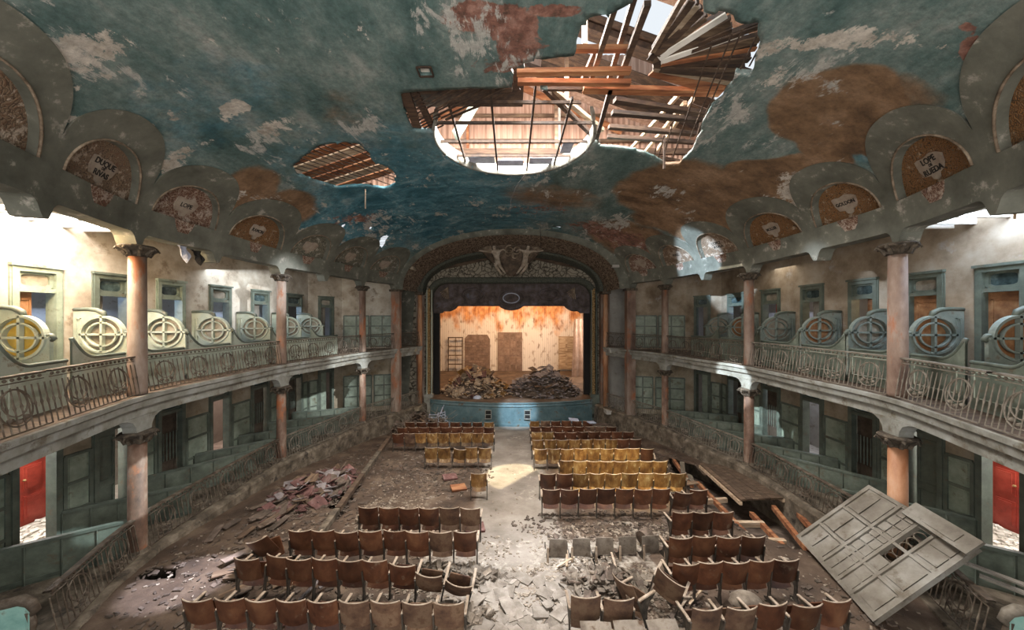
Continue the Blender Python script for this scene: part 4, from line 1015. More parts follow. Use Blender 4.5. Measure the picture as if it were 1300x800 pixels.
for k in range(58):
    x = -7.1+k*.25; b = MB().box((x, 31.985, 2.9+R.uniform(-.4, .5)), (.035, .03, 5.2)); b.build('board_batten', M['stage_back'], sbw)
bx = MB(); bx.box((-7.9, 27.2, 4.6), (.2, 10, 9.4)); bx.box((7.9, 27.2, 4.6), (.2, 10, 9.4)); bx.box((0, 27.2, 9.9), (16, 10.4, .2)); bx.box((0, 22.1, 9.1), (16, .2, 2.0))
struct('wall_stage_side', bx, M['wood'])
def stage_item(name, label, cat, px0, px1, py0, py1, y, build):
    f = y/430; x0, x1 = (px0-649)*f, (px1-649)*f; z0, z1 = 5.32-(py1-404)*f, 5.32-(py0-404)*f
    t = thing(name, label, cat, ((x0+x1)/2, y, z0)); build(t, x1-x0, z1-z0); return t
def b_ladder(t, w_, h):
    for q in (-1, 1): MB().beam((q*w_/2, 0, 0), (q*w_/2, .1, h), .09).build('upright', M['wood'], t)
    for k in range(5): MB().beam((-w_/2, -.02, .1+k*(h-.15)/4), (w_/2, -.02, .1+k*(h-.15)/4), .07, .1).build('rung', M['wood'], t)
    MB().beam((0, 0, 0), (0, .1, h), .05).build('middle_bar', M['wood'], t)
stage_item('scenery_frame', 'tall brown wooden scenery frame with crossbars standing left on the stage', 'frame', 569, 587, 428, 475, 31.6, b_ladder)
def b_brick(t, w_, h):
    P = [(-w_/2, 0), (w_/2, 0), (w_/2, h*.88), (w_/2-.25, h), (-w_/2+.3, h), (-w_/2, h*.9)]
    MB().prism(P, lambda x, z, d: (x, d, z), .06).build('filled_opening', M['brick_dk'], t)
    for j in range(13):
        for i in range(7):
            x = -w_/2+.2+(i+.5*(j % 2))*.34; z = .15+j*.24
            if x+.15 > w_/2 or z > h*.93: continue
            MB().box((x, -.02, z), (.30, .04, .20)).build('brick', M['brick_dk'], t)
M['brick_dk'] = pm('dull_brown_brick', [(.12, .075, .05), (.17, .11, .08), (.22, .155, .12)], 3, rnd=.25)
stage_item('bricked_up_doorway', 'brown bricked-up doorway with rounded corners in the stage back wall', 'doorway', 590, 622, 425, 474, 31.90, b_brick)
def b_pdoor(cols, rows, m1):
    def f(t, w_, h):
        MB().box((0, 0, h/2), (w_, .05, h)).build('door_leaf', m1, t)
        for i in range(cols):
            for j in range(rows): MB().box((-w_/2+w_*(i+.5)/cols, -.04, h*(j+.5)/rows), (w_/cols*.78, .04, h/rows*.8)).build('door_panel', m1, t)
    return f
stage_item('panelled_stage_door', 'large brown panelled door in the middle of the stage back wall', 'door', 632, 663, 422, 472, 31.9, b_pdoor(4, 5, M['brick_dk']))
stage_item('pale_stage_door', 'pale boarded door at the right end of the stage back wall', 'door', 709, 729, 427, 469, 31.9, b_pdoor(2, 2, M['wood_pale']))
cl = MB(); rows = []
for j in range(12):
    z = .35+4.9*j/11; rows.append([(5.35+1.5*i/14-(.9*(j/11)**.5)*0+.9*(1-j/11)*(i/14)-.25*(1-j/11), 28.6+.14*math.sin(i*2.1+j*.2), z) for i in range(15)])
cl.grid(rows); tag(cl.build('hanging_stage_cloth', M['brick_dk'], None, True), 'torn tan backcloth hanging at the right edge of the stage', 'cloth')

# ---------------- boxes next to the stage (between the last two columns)
for s in (-1, 1):
    b = MB(); k = KK[s]
    bw = line_fn(s, (5.9, 21.4), (6.8, 22.6))[0]
    b.box((s*7.3, 22.3*k, 3.5), (3.0, .15, 9.4)); b.box((s*8.7, 20.9*k, 3.5), (.15, 2.8, 9.4)); b.box((s*7.2, 20.9*k, 8.2), (3.2, 3, .15)); b.box((s*6.95, 21.2*k, -.1), (3.0, 2.2, .2)); b.box((s*7.0, 21.3*k, 3.45), (2.6, 1.9, .28))
    struct('wall_box_'+SIDE[s], b, M['corridor'] if s > 0 else M['wall_low'])
    b = MB(); b.box((s*5.78, 21.75*k, 3.4), (.5, .5, 7.2)); struct('wall_pier_'+SIDE[s], b, M['column'] )
    # lintel with rounded bracket above gallery level between col 4 and col 5
    l = MB(); A = C(s, 19.3); B_ = C(s, 21.05); top = 7.72; N = 16
    rows = []
    for i in range(N+1):
        t = i/N; p = A.lerp(B_, t); a = min(t, 1-t)/.5; zl = 6.94 if a < .2 else 6.94+.32*math.sqrt(max(0, 1-max(0, 1-(a-.2)/.3)**2))
        rows.append([(p.x, p.y, top), (p.x, p.y, zl), (p.x+s*.3, p.y+.2, zl)])
    l.grid(rows); struct('trim_8' if s < 0 else 'trim_9', l, M['plaster_grey'])
# attic: gable wall of corrugated sheets, roof planes with gaps, trusses
at = bpy.data.objects.new('roof', None); COL.objects.link(at); at['kind'] = 'structure'; at.location = (0, 10, 12)
gb = MB(); n = 150; rows = [[(-9+18*i/n, 15.0+(.05 if i % 2 else 0), 10.45) for i in range(n+1)], [(-9+18*i/n, 15.0+(.05 if i % 2 else 0), 17) for i in range(n+1)]]
gb.grid(rows); rel(gb, at).build('corrugated_gable', M['corr'], at)
rg = MB()
for sgn in (-1, 1):
    for k in range(26):
        y = 1.6+k*.52
        if sgn > 0 and k in (5, 6, 8, 10, 13, 16, 17, 20): continue
        if sgn < 0 and k in (4, 9, 15, 19): continue
        p = MB(); x0 = .1 if R.random() < .7 else 1.2; a = Vector((sgn*x0, y, 15.9-x0*.36)); b = Vector((sgn*10.5, y+R.uniform(-.05, .05), 15.9-10.5*.36)); p.beam(a, b, .48, .03); rel(p, at).build('roof_board', M['attic_wood'] if k % 5 else M['corr'], at)
for y in (3.2, 5.6, 8.3, 11.0, 13.6):
    for sgn in (-1, 1): p = MB().beam((0, y, 15.7), (sgn*10.3, y, 12.0), .12, .2); rel(p, at).build('rafter', M['dark_wood'], at)
    if y != 8.3 and y != 11.0: p = MB().beam((-10, y, 12.0), (10, y, 12.0), .14, .22); rel(p, at).build('tie_beam', M['attic_wood'], at)
    p = MB().beam((1.8, y, 12.0), (1.8, y, 15.0), .12, .12); rel(p, at).build('truss_post', M['wood'], at)
for z in (12.0, 13.1, 14.2): p = MB().beam((-9, 14.85, z), (9, 14.85, z), .10, .12); rel(p, at).build('gable_rail', M['wood'], at)
for x in (-1.9, 2.1): p = MB().beam((x, 14.8, 10.4), (x, 14.8, 16), .16, .1); rel(p, at).build('gable_post', M['white'] if x > 0 else M['wood_orange'], at)
p = MB().beam((-1.8, 10.9, 11.2), (-.9, 12.9, 14.2), .1, .3); rel(p, at).build('diagonal_strut', M['green_dark'], at)
for a, b in (((-4.6, 14.7, 13.4), (.1, 14.7, 15.5)), ((4.8, 14.7, 13.4), (.1, 14.7, 15.5))): p = MB().beam(a, b, .1, .25); rel(p, at).build('gable_board', M['wood_orange'], at)
# attic side walls so the hall is closed above
aw = MB(); aw.box((-10.8, 8, 10), (.2, 16, 4.4)); aw.box((10.8, 8, 10), (.2, 16, 4.4)); rel(aw, at).build('attic_wall', M['wood'], at)
# beyond the gable: roof over the front of the hall, so that no sky shows over the stage
bk = MB(); bk.box((0, 18.6, 12.6), (22, 7.0, .2)); rel(bk, at).build('far_roof', M['wood_pale'], at)

# ------------------------------------------------------------------ columns
def col_mesh(r, h, ent=.9):
    return MB().lathe([(r, 0), (r*1.0, .1), (r*.99, h*.5), (r*ent, h)], n=20)
CN = {0: 'nearest', 1: 'second', 2: 'third'}
COLY = [7.65, 12.7, 17.2]
def capital(z, r, big):
    mb = MB(); h = .26 if not big else .24
    mb.lathe([(r*1.0, z-h), (r*1.3, z-h+.02), (r*1.15, z-h+.05), (r*1.3, z-h*.6), (r*2.0, z-h*.28), (r*2.1, z-h*.15), (r*1.8, z)], n=18)
    for k in range(8):
        a = k*PI/4+.2; p = Vector((math.cos(a), math.sin(a), 0)); mb.tube([p*r*1.15+Vector((0, 0, z-h*.95)), p*r*1.55+Vector((0, 0, z-h*.5)), p*r*2.15+Vector((0, 0, z-h*.3)), p*r*2.3+Vector((0, 0, z-h*.5))], [.05, .045, .035, .02], 5)
    return mb
for s in (-1, 1):
    for i, yn in enumerate(COLY):
        p = C(s, yn); m = M['column_low'] if not (s > 0 and i == 0) else M['column_orange']
        t = thing('column', '%s %s ground-floor column carrying the gallery, paint peeling' % (CN[i], SIDE[s]), 'column', p)
        c = MB().lathe([(.155, -.02), (.16, .1), (.155, 2.55)], n=20); c.build('shaft', m, t, True)
        MB().lathe([(.23, -.06), (.23, .02), (.19, .06), (.175, .10), (.16, .12)], n=18).build('base', M['stone'], t)
        capital(2.78, .155, False).build('capital', M['capital'], t)
        b = MB()
        for q in (-1, 1):       # concrete spandrel brackets under the beam
            pts = []
            for dx, dz in ((0, 2.78), (.20, 2.78), (.22, 2.9), (.30, 3.02), (.44, 3.09), (.6, 3.12), (0, 3.12)): pts.append((dx*q, dz))
            a = yaw(s, yn); dv = Vector((math.cos(a), math.sin(a), 0)); nv = dv.cross(Vector((0, 0, 1)))
            b.prism(pts, lambda x, z, d: dv*x+nv*(d-.13)+Vector((0, 0, z)), .26)
        b.build('bracket', M['fascia'], t)
        u = thing('gallery_column', '%s %s gallery column rising from the balcony railing to the arcade' % (CN[i], SIDE[s]), 'column', (p.x, p.y, 3.6))
        MB().lathe([(.165, 0), (.165, .1), (.15, 3.1)], n=20).build('shaft', M['column'] if not (s > 0 and i == 0) else M['column'], u, True)
        capital(3.35, .155, True).build('capital', M['capital'], u)
    # square pier and the round column beside the stage, both storeys in one
    p = C(s, 19.3, .0); t = thing('pier', 'square pinkish pier standing between the %s gallery and the stage box' % SIDE[s], 'pier', (p.x, p.y, -.1))
    b = MB(); b.box((0, 0, 3.47), (.46, .42, 6.95)); b.build('shaft', M['column'], t)
    MB().box((0, 0, 6.98), (.62, .56, .12)).build('capital', M['capital'], t)
    MB().box((0, 0, -.35), (.6, .56, .75)).build('base', M['stone'], t)
    p = C(s, 21.05, .0); t = thing('stage_box_column', 'slender orange-lit column at the outer corner of the %s stage opening' % SIDE[s], 'column', (p.x, p.y, -.1))
    MB().lathe([(.15, 0), (.14, 6.85)], n=16).build('shaft', M['column_orange'], t, True)  # warm stage glow on this shaft is put into its orange colour
    MB().box((0, 0, 6.95), (.5, .5, .16)).build('capital', M['capital'], t)
    MB().box((0, 0, -.35), (.5, .5, .75)).build('base', M['stone'], t)

# ------------------------------------------------------------------ railings
LEAN = .13
def ring_mesh():
    mb = MB(); n = 26
    mb.tube([(.275*math.cos(2*PI*k/n), 0, .275*math.sin(2*PI*k/n)) for k in range(n)], .011, 5, True)
    mb.tube([(.20*math.cos(2*PI*k/n), 0, .07+.20*math.sin(2*PI*k/n)) for k in range(n)], .011, 5, True); return mb
def ros_mesh():
    mb = MB()
    for x, z in ((0, -.205), (-.13, -.16), (.13, -.16)): mb.lathe([(.005, -.035), (.032, -.02), (.036, 0), (.032, .02), (.005, .035)], (x, 0, z), 8)
    return mb
RING = {}; ROS = {}; BAL = {}
for key, m in (('u', M['iron']), ('p', M['iron_pale'])):
    RING[key] = ring_mesh().mesh('ring_ornament', m); ROS[key] = ros_mesh().mesh('ring_rosettes', m)
    BAL[key] = MB().tube([(0, 0, -.36), (0, 0, -.05), (0, 0, 0), (0, 0, .05), (0, 0, .30)], [.010, .010, .018, .010, .010], 5).mesh('baluster', m)
def railing(s, y0, y1, z, level, label, key):
    """one bay of cast-iron railing between two posts; leans outwards at the foot"""
    ym = (y0+y1)/2; o0 = C(s, ym, -.02, z); t = thing('railing', label, 'railing', o0)
    m = M['iron'] if key == 'u' else M['iron_pale']; H = .86 if level else .80
    n = max(4, int((y1-y0)/.25)); ys = [y0+(y1-y0)*i/n for i in range(n+1)]
    def P(y, h): return C(s, y, -.02-LEAN*(1-h/H), z+h)
    a = MB(); a.grid([[P(y, H)+o for o in ()] or [C(s, y, q, z+H+w_) for q, w_ in ((-.065, -.015), (-.065, .015), (.045, .015), (.045, -.015), (-.065, -.015))] for y in ys]); rel(a, t).build('top_rail', m if key == 'u' else m, t)
    a = MB(); a.tube([P(y, H-.10) for y in ys], .011, 4); rel(a, t).build('upper_bar', m, t)
    a = MB(); a.tube([P(y, .035) for y in ys], .016, 4); rel(a, t).build('bottom_bar', m, t)
    L = sum((C(s, p)-C(s, q)).length for p, q in zip(ys, ys[1:])); nb = max(3, round(L/.118)); nr = max(1, round(L/.92))
    bd = MB()
    for k in range(nb):
        y = y0+(y1-y0)*(k+.5)/nb; p = P(y, H-.052); bd.tube([p+Vector((0, 0, -.025)), p+Vector((0, 0, 0)), p+Vector((0, 0, .025))], [.01, .026, .01], 5)
    bo = rel(bd, t).build('scroll_beads', m, t); bo['kind'] = 'stuff'
    rc = [y0+(y1-y0)*(k+.5)/nr for k in range(nr)]; hr = .40
    for y in rc:
        p = P(y, hr); a = yaw(s, y); tl = math.atan2(LEAN, H)*(1 if s < 0 else -1)
        mt = Matrix.Translation(p-o0) @ Matrix.Rotation(a, 4, 'Z') @ Matrix.Rotation((-1 if s < 0 else 1)*-math.atan2(LEAN, H)*(1), 4, 'X')
        # tilt so that the foot comes forward into the hall
        out = (C(s, y, 1)-C(s, y)).normalized(); up = (P(y, H)-P(y, 0)).normalized(); tg = up.cross(out).normalized(); on = tg.cross(up)
        mt = Matrix((tg, on, up)).transposed().to_4x4(); mt.translation = p-o0
        for me in (RING[key], ROS[key]):
            q = obj(me.name, me, t); q.matrix_local = mt
    for k in range(nb+1):
        y = y0+(y1-y0)*k/nb
        if min(abs(y-c) for c in rc)*(L/(y1-y0)) < .045: pass
        p = P(y, .40); up = (P(y, H)-P(y, 0)).normalized(); out = (C(s, y, 1)-C(s, y)).normalized(); tg = up.cross(out).normalized(); on = tg.cross(up)
        mt = Matrix((tg, on, up)).transposed().to_4x4(); mt.translation = p-o0
        q = obj('baluster', BAL[key], t); q.matrix_local = mt
BAYS = [(3.4, 5.45, 'cut by the picture edge'), (5.55, 7.5, 'in front of the nearest column'), (7.8, 12.55, 'between the nearest and second columns'), (12.85, 17.05, 'between the second and third columns'), (17.35, 19.1, 'beyond the third column'), (19.55, 20.9, 'of the box beside the stage')]
for s in (-1, 1):
    for i, (a, b, d) in enumerate(BAYS):
        railing(s, a, b, 3.60, 1, '%s gallery iron railing with ring ornaments, %s' % (SIDE[s], d), 'u' if s < 0 else ('p' if i < 3 else 'u'))
        if i > 0: railing(s, a, b, .03, 0, '%s ground-floor iron railing with ring ornaments, %s' % (SIDE[s], d), 'u' if i < 3 else 'p')

# ------------------------------------------------------------------ gallery box dividers and parapets
DY = [5.35, 6.75, 8.1, 9.55, 11.1, 12.9, 14.8, 16.5]
DN = ['cut by the picture edge', 'nearest whole one', 'just before the nearest column line', 'second beyond the nearest column', 'third beyond the nearest column', 'beside the second column', 'just beyond the second column', 'farthest, near the green end wall']
def divider(s, yn, disc, label):
    L = 1.28; xw = 10.44
    p = Vector((s*xw, yn*KK[s], 3.62)); t = thing('box_divider', label, 'divider', p)
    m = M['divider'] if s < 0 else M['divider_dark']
    def fn(x, z, d): return Vector((-s*x, d-.03, z))          # x from the wall towards the hall
    cz, cx, rx, rz = 1.31, .70, .50, .42
    prof = [(0, 0), (0, 1.88), (.10, 1.90), (.55, 1.88), (.70, 1.80)]
    for k in range(0, 7): a = PI/2-k*(PI/2-.10)/6; prof.append((cx+(rx+.03)*math.cos(a), cz+(rz+.03)*math.sin(a)))
    prof += [(L, cz+.03), (L, 0)]
    # panel with an oval hole: ring strip from the profile to the hole
    N = 48; body = MB(); hole = [(cx+(rx-.03)*math.cos(2*PI*k/N), cz+(rz-.03)*math.sin(2*PI*k/N)) for k in range(N)]
    def ray(c, a):
        best = 9; d = (math.cos(a), math.sin(a)); n = len(prof)
        for i in range(n):
            x1, y1 = prof[i]; x2, y2 = prof[(i+1) % n]; ex, ey = x2-x1, y2-y1; den = d[0]*ey-d[1]*ex
            if abs(den) < 1e-9: continue
            q = ((x1-c[0])*ey-(y1-c[1])*ex)/den; u = ((x1-c[0])*d[1]-(y1-c[1])*d[0])/den
            if q > 0 and -1e-6 <= u <= 1+1e-6: best = min(best, q)
        return (c[0]+d[0]*best, c[1]+d[1]*best)
    out = []
    for k in range(N): h = hole[k]; out.append(ray((cx, cz), math.atan2(h[1]-cz, h[0]-cx)))
    for k in range(N+1):
        pass
    rows = [[fn(*hole[k % N], .06) for k in range(N+1)], [fn(*hole[k % N], 0) for k in range(N+1)], [fn(*out[k % N], 0) for k in range(N+1)], [fn(*out[k % N], .06) for k in range(N+1)], [fn(*hole[k % N], .06) for k in range(N+1)]]
    body.grid(rows); body.build('panel', m, t)
    def oval(r1, r2, w_, nm, mat, y=-.035):
        a = MB(); a.grid([[fn(cx+(r1+o)*math.cos(2*PI*k/N), cz+(r2+o)*math.sin(2*PI*k/N), q) for k in range(N+1)] for o, q in ((w_/2, .0), (w_/2, y), (-w_/2, y), (-w_/2, 0.06))]); a.build(nm, mat, t)
    oval(rx, rz, .05, 'outer_ring', m); oval(.35, .28, .035, 'inner_ring', m)
    a = MB(); a.box(fn(cx, cz, .0), (.055, .07, 2*rz+.02)); a.build('cross_bar', m, t)
    a = MB(); a.box(fn((cx+L)/2-.26, cz, .0), (L-cx+.55, .07, .045)); a.build('cross_bar', m, t)
    if disc:
        a = MB(); c0 = [fn(cx, cz, .045)]*(N+1); a.grid([c0, [fn(cx+rx*math.cos(2*PI*k/N), cz+rz*math.sin(2*PI*k/N), .045) for k in range(N+1)]]); a.build('disc', M[disc], t)
    a = MB(); a.tube([fn(0, 1.90, .03), fn(.35, 1.91, .03), fn(.55, 1.89, .03), fn(.68, 1.83, .03), fn(.72, 1.76, .03), fn(.66, 1.73, .03)], [.05, .05, .055, .06, .05, .03], 8); a.build('top_scroll', M['green_dark'], t, True)
    a = MB(); a.tube([fn(L-.25, cz+.05, .03), fn(L, cz+.05, .03), fn(L+.06, cz-.02, .03), fn(L, cz-.06, .03)], [.03, .045, .045, .03], 8); a.build('end_scroll', M['green_dark'], t, True)
    a = MB()
    for x0, x1, z0, z1 in ((.08, L-.08, .12, .42), (.08, .2, .5, 1.7)):
        for q0, q1, w0, w1 in ((x0, x1, z0, z0+.025), (x0, x1, z1-.025, z1), (x0, x0+.025, z0, z1), (x1-.025, x1, z0, z1)): a.box(fn((q0+q1)/2, (w0+w1)/2, -.005), (q1-q0, .03, w1-w0))
    a.build('panel_moulding', m, t)
for s in (-1, 1):
    dl = {-1: ['amber', 'amber', 'grey_disc', 'grey_disc', 'grey_disc', 'grey_disc', 'grey_disc', 'grey_disc'], 1: ['amber', 'rust_disc', 'rust_disc', 'grey_disc', 'rust_disc', 'grey_disc', 'rust_disc', 'grey_disc']}[s]
    for i, y in enumerate(DY):
        nm = {'amber': 'amber disc', 'grey_disc': 'greyish disc', 'rust_disc': 'rusty brown disc', None: 'open ring'}[dl[i]]
        divider(s, y, dl[i], '%s gallery box divider with %s and crossbars, %s' % (SIDE[s], nm, DN[i]))
    # low parapet fronts between the dividers, dipping moulding on top
    for i in range(len(DY)-1):
        y0, y1 = DY[i]+.06, DY[i+1]-.06; q = 14; pb = MB(); mo = MB(); ww = MB()
        def top(y): d = (y-y0); return 4.46+.44*max(0, 1-d/.55)**2
        t = thing('box_parapet', '%s gallery box parapet with dipping dark capping, number %s from the picture edge' % (SIDE[s], ordn(i)), 'parapet', (s*9.16, (y0+y1)/2*KK[s], 3.6))
        ys = [y0+(y1-y0)*k/q for k in range(q+1)]; xf = lambda y: min(9.16, XN(y)+.66)
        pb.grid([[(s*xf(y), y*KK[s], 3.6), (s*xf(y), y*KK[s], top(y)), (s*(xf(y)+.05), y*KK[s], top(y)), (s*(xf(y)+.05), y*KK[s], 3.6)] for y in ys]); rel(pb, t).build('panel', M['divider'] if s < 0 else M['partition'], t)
        mo.tube([(s*(xf(y)+.02), y*KK[s], top(y)+.02) for y in ys], .04, 6); rel(mo, t).build('capping', M['green_dark'], t, True)
        y_ = ys[2:-1]; ww.tube([(s*(xf(y)-.005), y*KK[s], 3.82) for y in y_]+[(s*(xf(y)-.005), y*KK[s], min(4.3, top(y)-.14)) for y in reversed(y_)], .012, 4, True); rel(ww, t).build('panel_moulding', M['divider'], t)
    # ground-floor partitions: slanting low green walls with dark capping
    GP = [(4.2, 5.45), (6.2, 7.6), (7.9, 9.2), (9.5, 11.6), (11.2, 12.75), (13.0, 14.2), (14.6, 15.8), (16.2, 17.2)]
    GN = ['at the lower picture corner, scroll-ended', 'running to the nearest column', 'first beyond the nearest column', 'second beyond the nearest column', 'running to the second column', 'first beyond the second column', 'second beyond the second column', 'farthest, by the third column']
    for i, (a, b) in enumerate(GP):
        P = Vector((s*10.45, a*KK[s], 0)); Q = C(s, b, .1); h = .80 if i else .84
        t = thing('low_partition', '%s ground-floor pale green low partition %s' % (SIDE[s], GN[i]), 'partition', P); d = Q-P
        pm_ = M['teal'] if i == 0 else M['partition']
        MB().beam((0, 0, h/2), (d.x, d.y, h/2), .06, h).build('panel', pm_, t)
        if i: MB().beam((0, 0, h), (d.x, d.y, h), .10, .06).build('capping', M['green_dark'], t)
        else:
            c = MB(); dn_ = d.normalized(); z = Vector((0, 0, 1)); c.tube([Vector((0, 0, h))]+[d*.5+z*h]+[d-dn_*.35+z*h, d-dn_*.1+z*(h+.01), d+z*(h-.07), d+dn_*.05+z*(h-.2), d-dn_*.02+z*(h-.28)], [.07, .07, .075, .08, .07, .06, .04], 10); c.build('capping', M['iron_pale'] if s > 0 else M['iron'], t, True)
            c = MB(); c.tube([d-dn_*.02+z*(h-.2), d+dn_*.02+z*(h-.4), d-dn_*.05+z*.02], .05, 8); c.build('end_moulding', M['iron'], t, True)
        st = MB(); n = 5 if i else 4
        for k in range(n+1): st.beam(d*(k/n)+Vector((0, -.035, .0)), d*(k/n)+Vector((0, -.035, h-.03)), .06, .02, up=(0, 1, 0))
        st.beam(Vector((0, -.035, .08)), d+Vector((0, -.035, .08)), .02, .08); st.build('panel_stile', M['green_dark'] if i else M['teal'], t)

# ------------------------------------------------------------------ theatre seats
def back_mb(w_=.478, h=.42):
    rows = []
    for side in (0, 1):
        for j in range(7):
            z = .43+h*j/6; r = []
            for i in range(9):
                u = -1+2*i/8; zz = z+(.014*(abs(u)**4) if j == 6 else 0)-(.03*(1-u*u) if j == 0 else 0)
                y = -.02-.05*(1-u*u)-(z-.43)*.22+(.016 if side else 0); r.append((u*w_/2, y, zz))
            rows.append(r)
    mb = MB(); a = rows[:7]; b = rows[7:]; mb.grid(a); mb.grid(b)
    for q in (0, 6): mb.grid([a[q], b[q]])
    for i in (0, 8): mb.grid([[r[i] for r in a], [r[i] for r in b]])
    return mb
def edge_mb(w_=.478, h=.42):
    return MB().tube([(-1*w_/2+w_*i/8, -.012-.05*(1-(-1+2*i/8)**2)-h*.22, .43+h+.004+.014*abs(-1+2*i/8)**4) for i in range(9)], .0105, 5)
def seat_mb(down=False):
    mb = MB(); rows = []
    for side in (0, 1):
        for j in range(5):
            v = j/4; r = []
            for i in range(7):
                u = -1+2*i/6
                if down: r.append((u*.215*(1-.1*v), .03+.38*v, .43+.02*math.sin(v*3)-.014*(1-u*u)-(.02 if side else 0)))
                else: r.append((u*.215*(1-.10*v), .05+.12*math.sin(v*1.2)-.05*(1-u*u)*0+(.02 if side else 0), .44-.20*(1-v)+v*.16-.03*(1-u*u)*(1-v)))
            rows.append(r)
    a, b = rows[:5], rows[5:]; mb.grid(a); mb.grid(b); mb.grid([a[0], b[0]]); mb.grid([a[4], b[4]])
    for i in (0, 6): mb.grid([[r[i] for r in a], [r[i] for r in b]])
    return mb
def frame_mb():
    mb = MB(); P = [(-.06, 0), (.10, 0), (.13, .03), (.04, .08), (.02, .25), (.06, .40), (.16, .52), (.30, .57), (.32, .60), (.10, .60), (-.02, .56), (-.06, .62), (-.085, .62), (-.05, .40), (-.03, .2), (-.045, .06)]
    mb.prism(P, lambda x, z, d: (-.25+d-.012, x, z), .024)
    mb.tube([(-.265, .02, .42), (-.235, .02, .42)], .03, 8); return mb
def arm_mb(): return MB().beam((-.25, -.06, .625), (-.25, .33, .612), .045, .022)
SM = {}
for k in ('seat_red', 'seat_gold', 'seat_dusty', 'seat_ash'):
    SM[k] = dict(back=back_mb().mesh('backrest', M[k], True), seat=seat_mb().mesh('seat', M[k if k != 'seat_gold' else 'seat_gold'], True), down=seat_mb(True).mesh('seat', M[k], True))
SEDGE = edge_mb().mesh('back_edge', M['edge'], True); SFR = frame_mb().mesh('side_frame', M['seat_iron']); SARM = arm_mb().mesh('armrest', M['edge'])
_e = frame_mb(); _e.v = [(-x, y, z) for x, y, z in _e.v]; SFR2 = _e.mesh('side_frame', M['seat_iron']); _e = arm_mb(); _e.v = [(-x, y, z) for x, y, z in _e.v]; SARM2 = _e.mesh('armrest', M['edge'])
def seat(x, y, rz, k, label, group, last=False, down=False, tilt=None, z=None, noback=False, noarm=False):
    t = thing('theatre_seat', label, 'seat', (x, y, flz(y) if z is None else z), rz, group)
    if tilt: t.rotation_euler = (tilt[0], tilt[1], rz)
    if not noback:
        b = obj('backrest', SM[k]['back'], t); obj('back_edge', SEDGE, b)
    obj('seat', SM[k]['down' if down else 'seat'], t); obj('side_frame', SFR, t)
    if not noarm: obj('armrest', SARM, t)
    if last: obj('side_frame', SFR2, t); obj('armrest', SARM2, t)
    return t
def row(n, x0, y, x1, y1, k, desc, group, skip=(), down=(), tilts={}, kk=None):
    """n seats from (x0,y) to (x1,y1); desc finishes the label"""
    for i in range(n):
        if i in skip: continue
        t = (i+.5)/n; x = x0+(x1-x0)*t; yy = y+(y1-y)*t+R.uniform(-.015, .015)
        rz = math.atan2(y1-y, x1-x0)+R.uniform(-.03, .03)
        if x0 < 0: end = n-1-i
        else: end = i
        mm = (kk or {}).get(i, k); col = {'seat_red': 'reddish', 'seat_gold': 'golden', 'seat_dusty': 'dusty'}[mm]
        tl = tilts.get(i, (R.uniform(-.03, .03), R.uniform(-.015, .015)))
        seat(x, yy, rz, mm, '%s plywood seat, %s from aisle, %s' % (col, ordn(end), desc), group, last=(i == n-1), down=i in down, tilt=tl)
def pxr(px, y): return (px-649)/430*y
GL, GR = 'theatre seats left of the aisle', 'theatre seats right of the aisle'
row(9, pxr(239, 5.5), 5.52, pxr(592, 5.5), 5.42, 'seat_red', 'nearest left row', GL, kk={5: 'seat_dusty', 6: 'seat_dusty', 7: 'seat_dusty', 8: 'seat_dusty'})
row(9, pxr(302, 6.4), 6.42, pxr(594, 6.4), 6.3, 'seat_red', 'second left row', GL, tilts={7: (.28, .12), 8: (.42, .22), 6: (.1, .06), 1: (-.08, .1)}, kk={8: 'seat_dusty', 7: 'seat_dusty'})
row(9, pxr(340, 7.3), 7.3, pxr(606, 7.3), 7.25, 'seat_red', 'third left row', GL, tilts={0: (.2, -.35)}, kk={7: 'seat_dusty'})
row(6, pxr(456, 8.3), 8.3, pxr(610, 8.3), 8.28, 'seat_red', 'fourth left row', GL, kk={5: 'seat_dusty', 4: 'seat_dusty'})
seat(pxr(608, 10.5), 10.5, .04, 'seat_gold', 'single golden brown seat standing alone at the left edge of the aisle', None, last=True)
row(5, pxr(539, 13.1), 13.1, pxr(624, 13.1), 13.1, 'seat_gold', 'short five-seat left row', GL, tilts={2: (.1, .12)})
row(9, pxr(499, 15.2), 15.2, pxr(627, 15.2), 15.3, 'seat_gold', 'left row just beyond the short five-seat row', GL, kk={0: 'seat_red', 1: 'seat_dusty'})
row(9, pxr(505, 16.3), 16.3, pxr(628, 16.3), 16.35, 'seat_red', 'left row second from the stage', GL)
row(8, pxr(514, 17.4), 17.4, pxr(628, 17.4), 17.4, 'seat_red', 'left row nearest the stage', GL, kk={7: 'seat_gold'})
# right block
row(6, pxr(672, 17.7), 17.7, pxr(752, 17.7), 17.7, 'seat_red', 'right row nearest the stage', GR, kk={0: 'seat_gold', 1: 'seat_dusty'})
row(8, pxr(673, 16.5), 16.5, pxr(782, 16.5), 16.5, 'seat_red', 'right row second from the stage', GR, kk={5: 'seat_dusty', 6: 'seat_dusty'})
row(9, pxr(674, 15.4), 15.4, pxr(805, 15.4), 15.5, 'seat_red', 'right row third from the stage', GR, kk={0: 'seat_gold', 1: 'seat_gold'})
row(9, pxr(675, 14.2), 14.2, pxr(815, 14.2), 14.3, 'seat_gold', 'right row fourth from the stage', GR, kk={7: 'seat_red', 8: 'seat_red'})
row(9, pxr(678, 12.96), 12.96, pxr(829, 12.96), 13.0, 'seat_gold', 'right row fifth from the stage', GR, kk={8: 'seat_red'})
row(8, pxr(711, 11.6), 11.6, pxr(846, 11.6), 11.65, 'seat_gold', 'right row sixth from the stage', GR)
row(9, pxr(685, 10.5), 10.5, pxr(870, 10.5), 10.5, 'seat_gold', 'right row seventh from the stage', GR, kk={0: 'seat_red', 1: 'seat_red'})
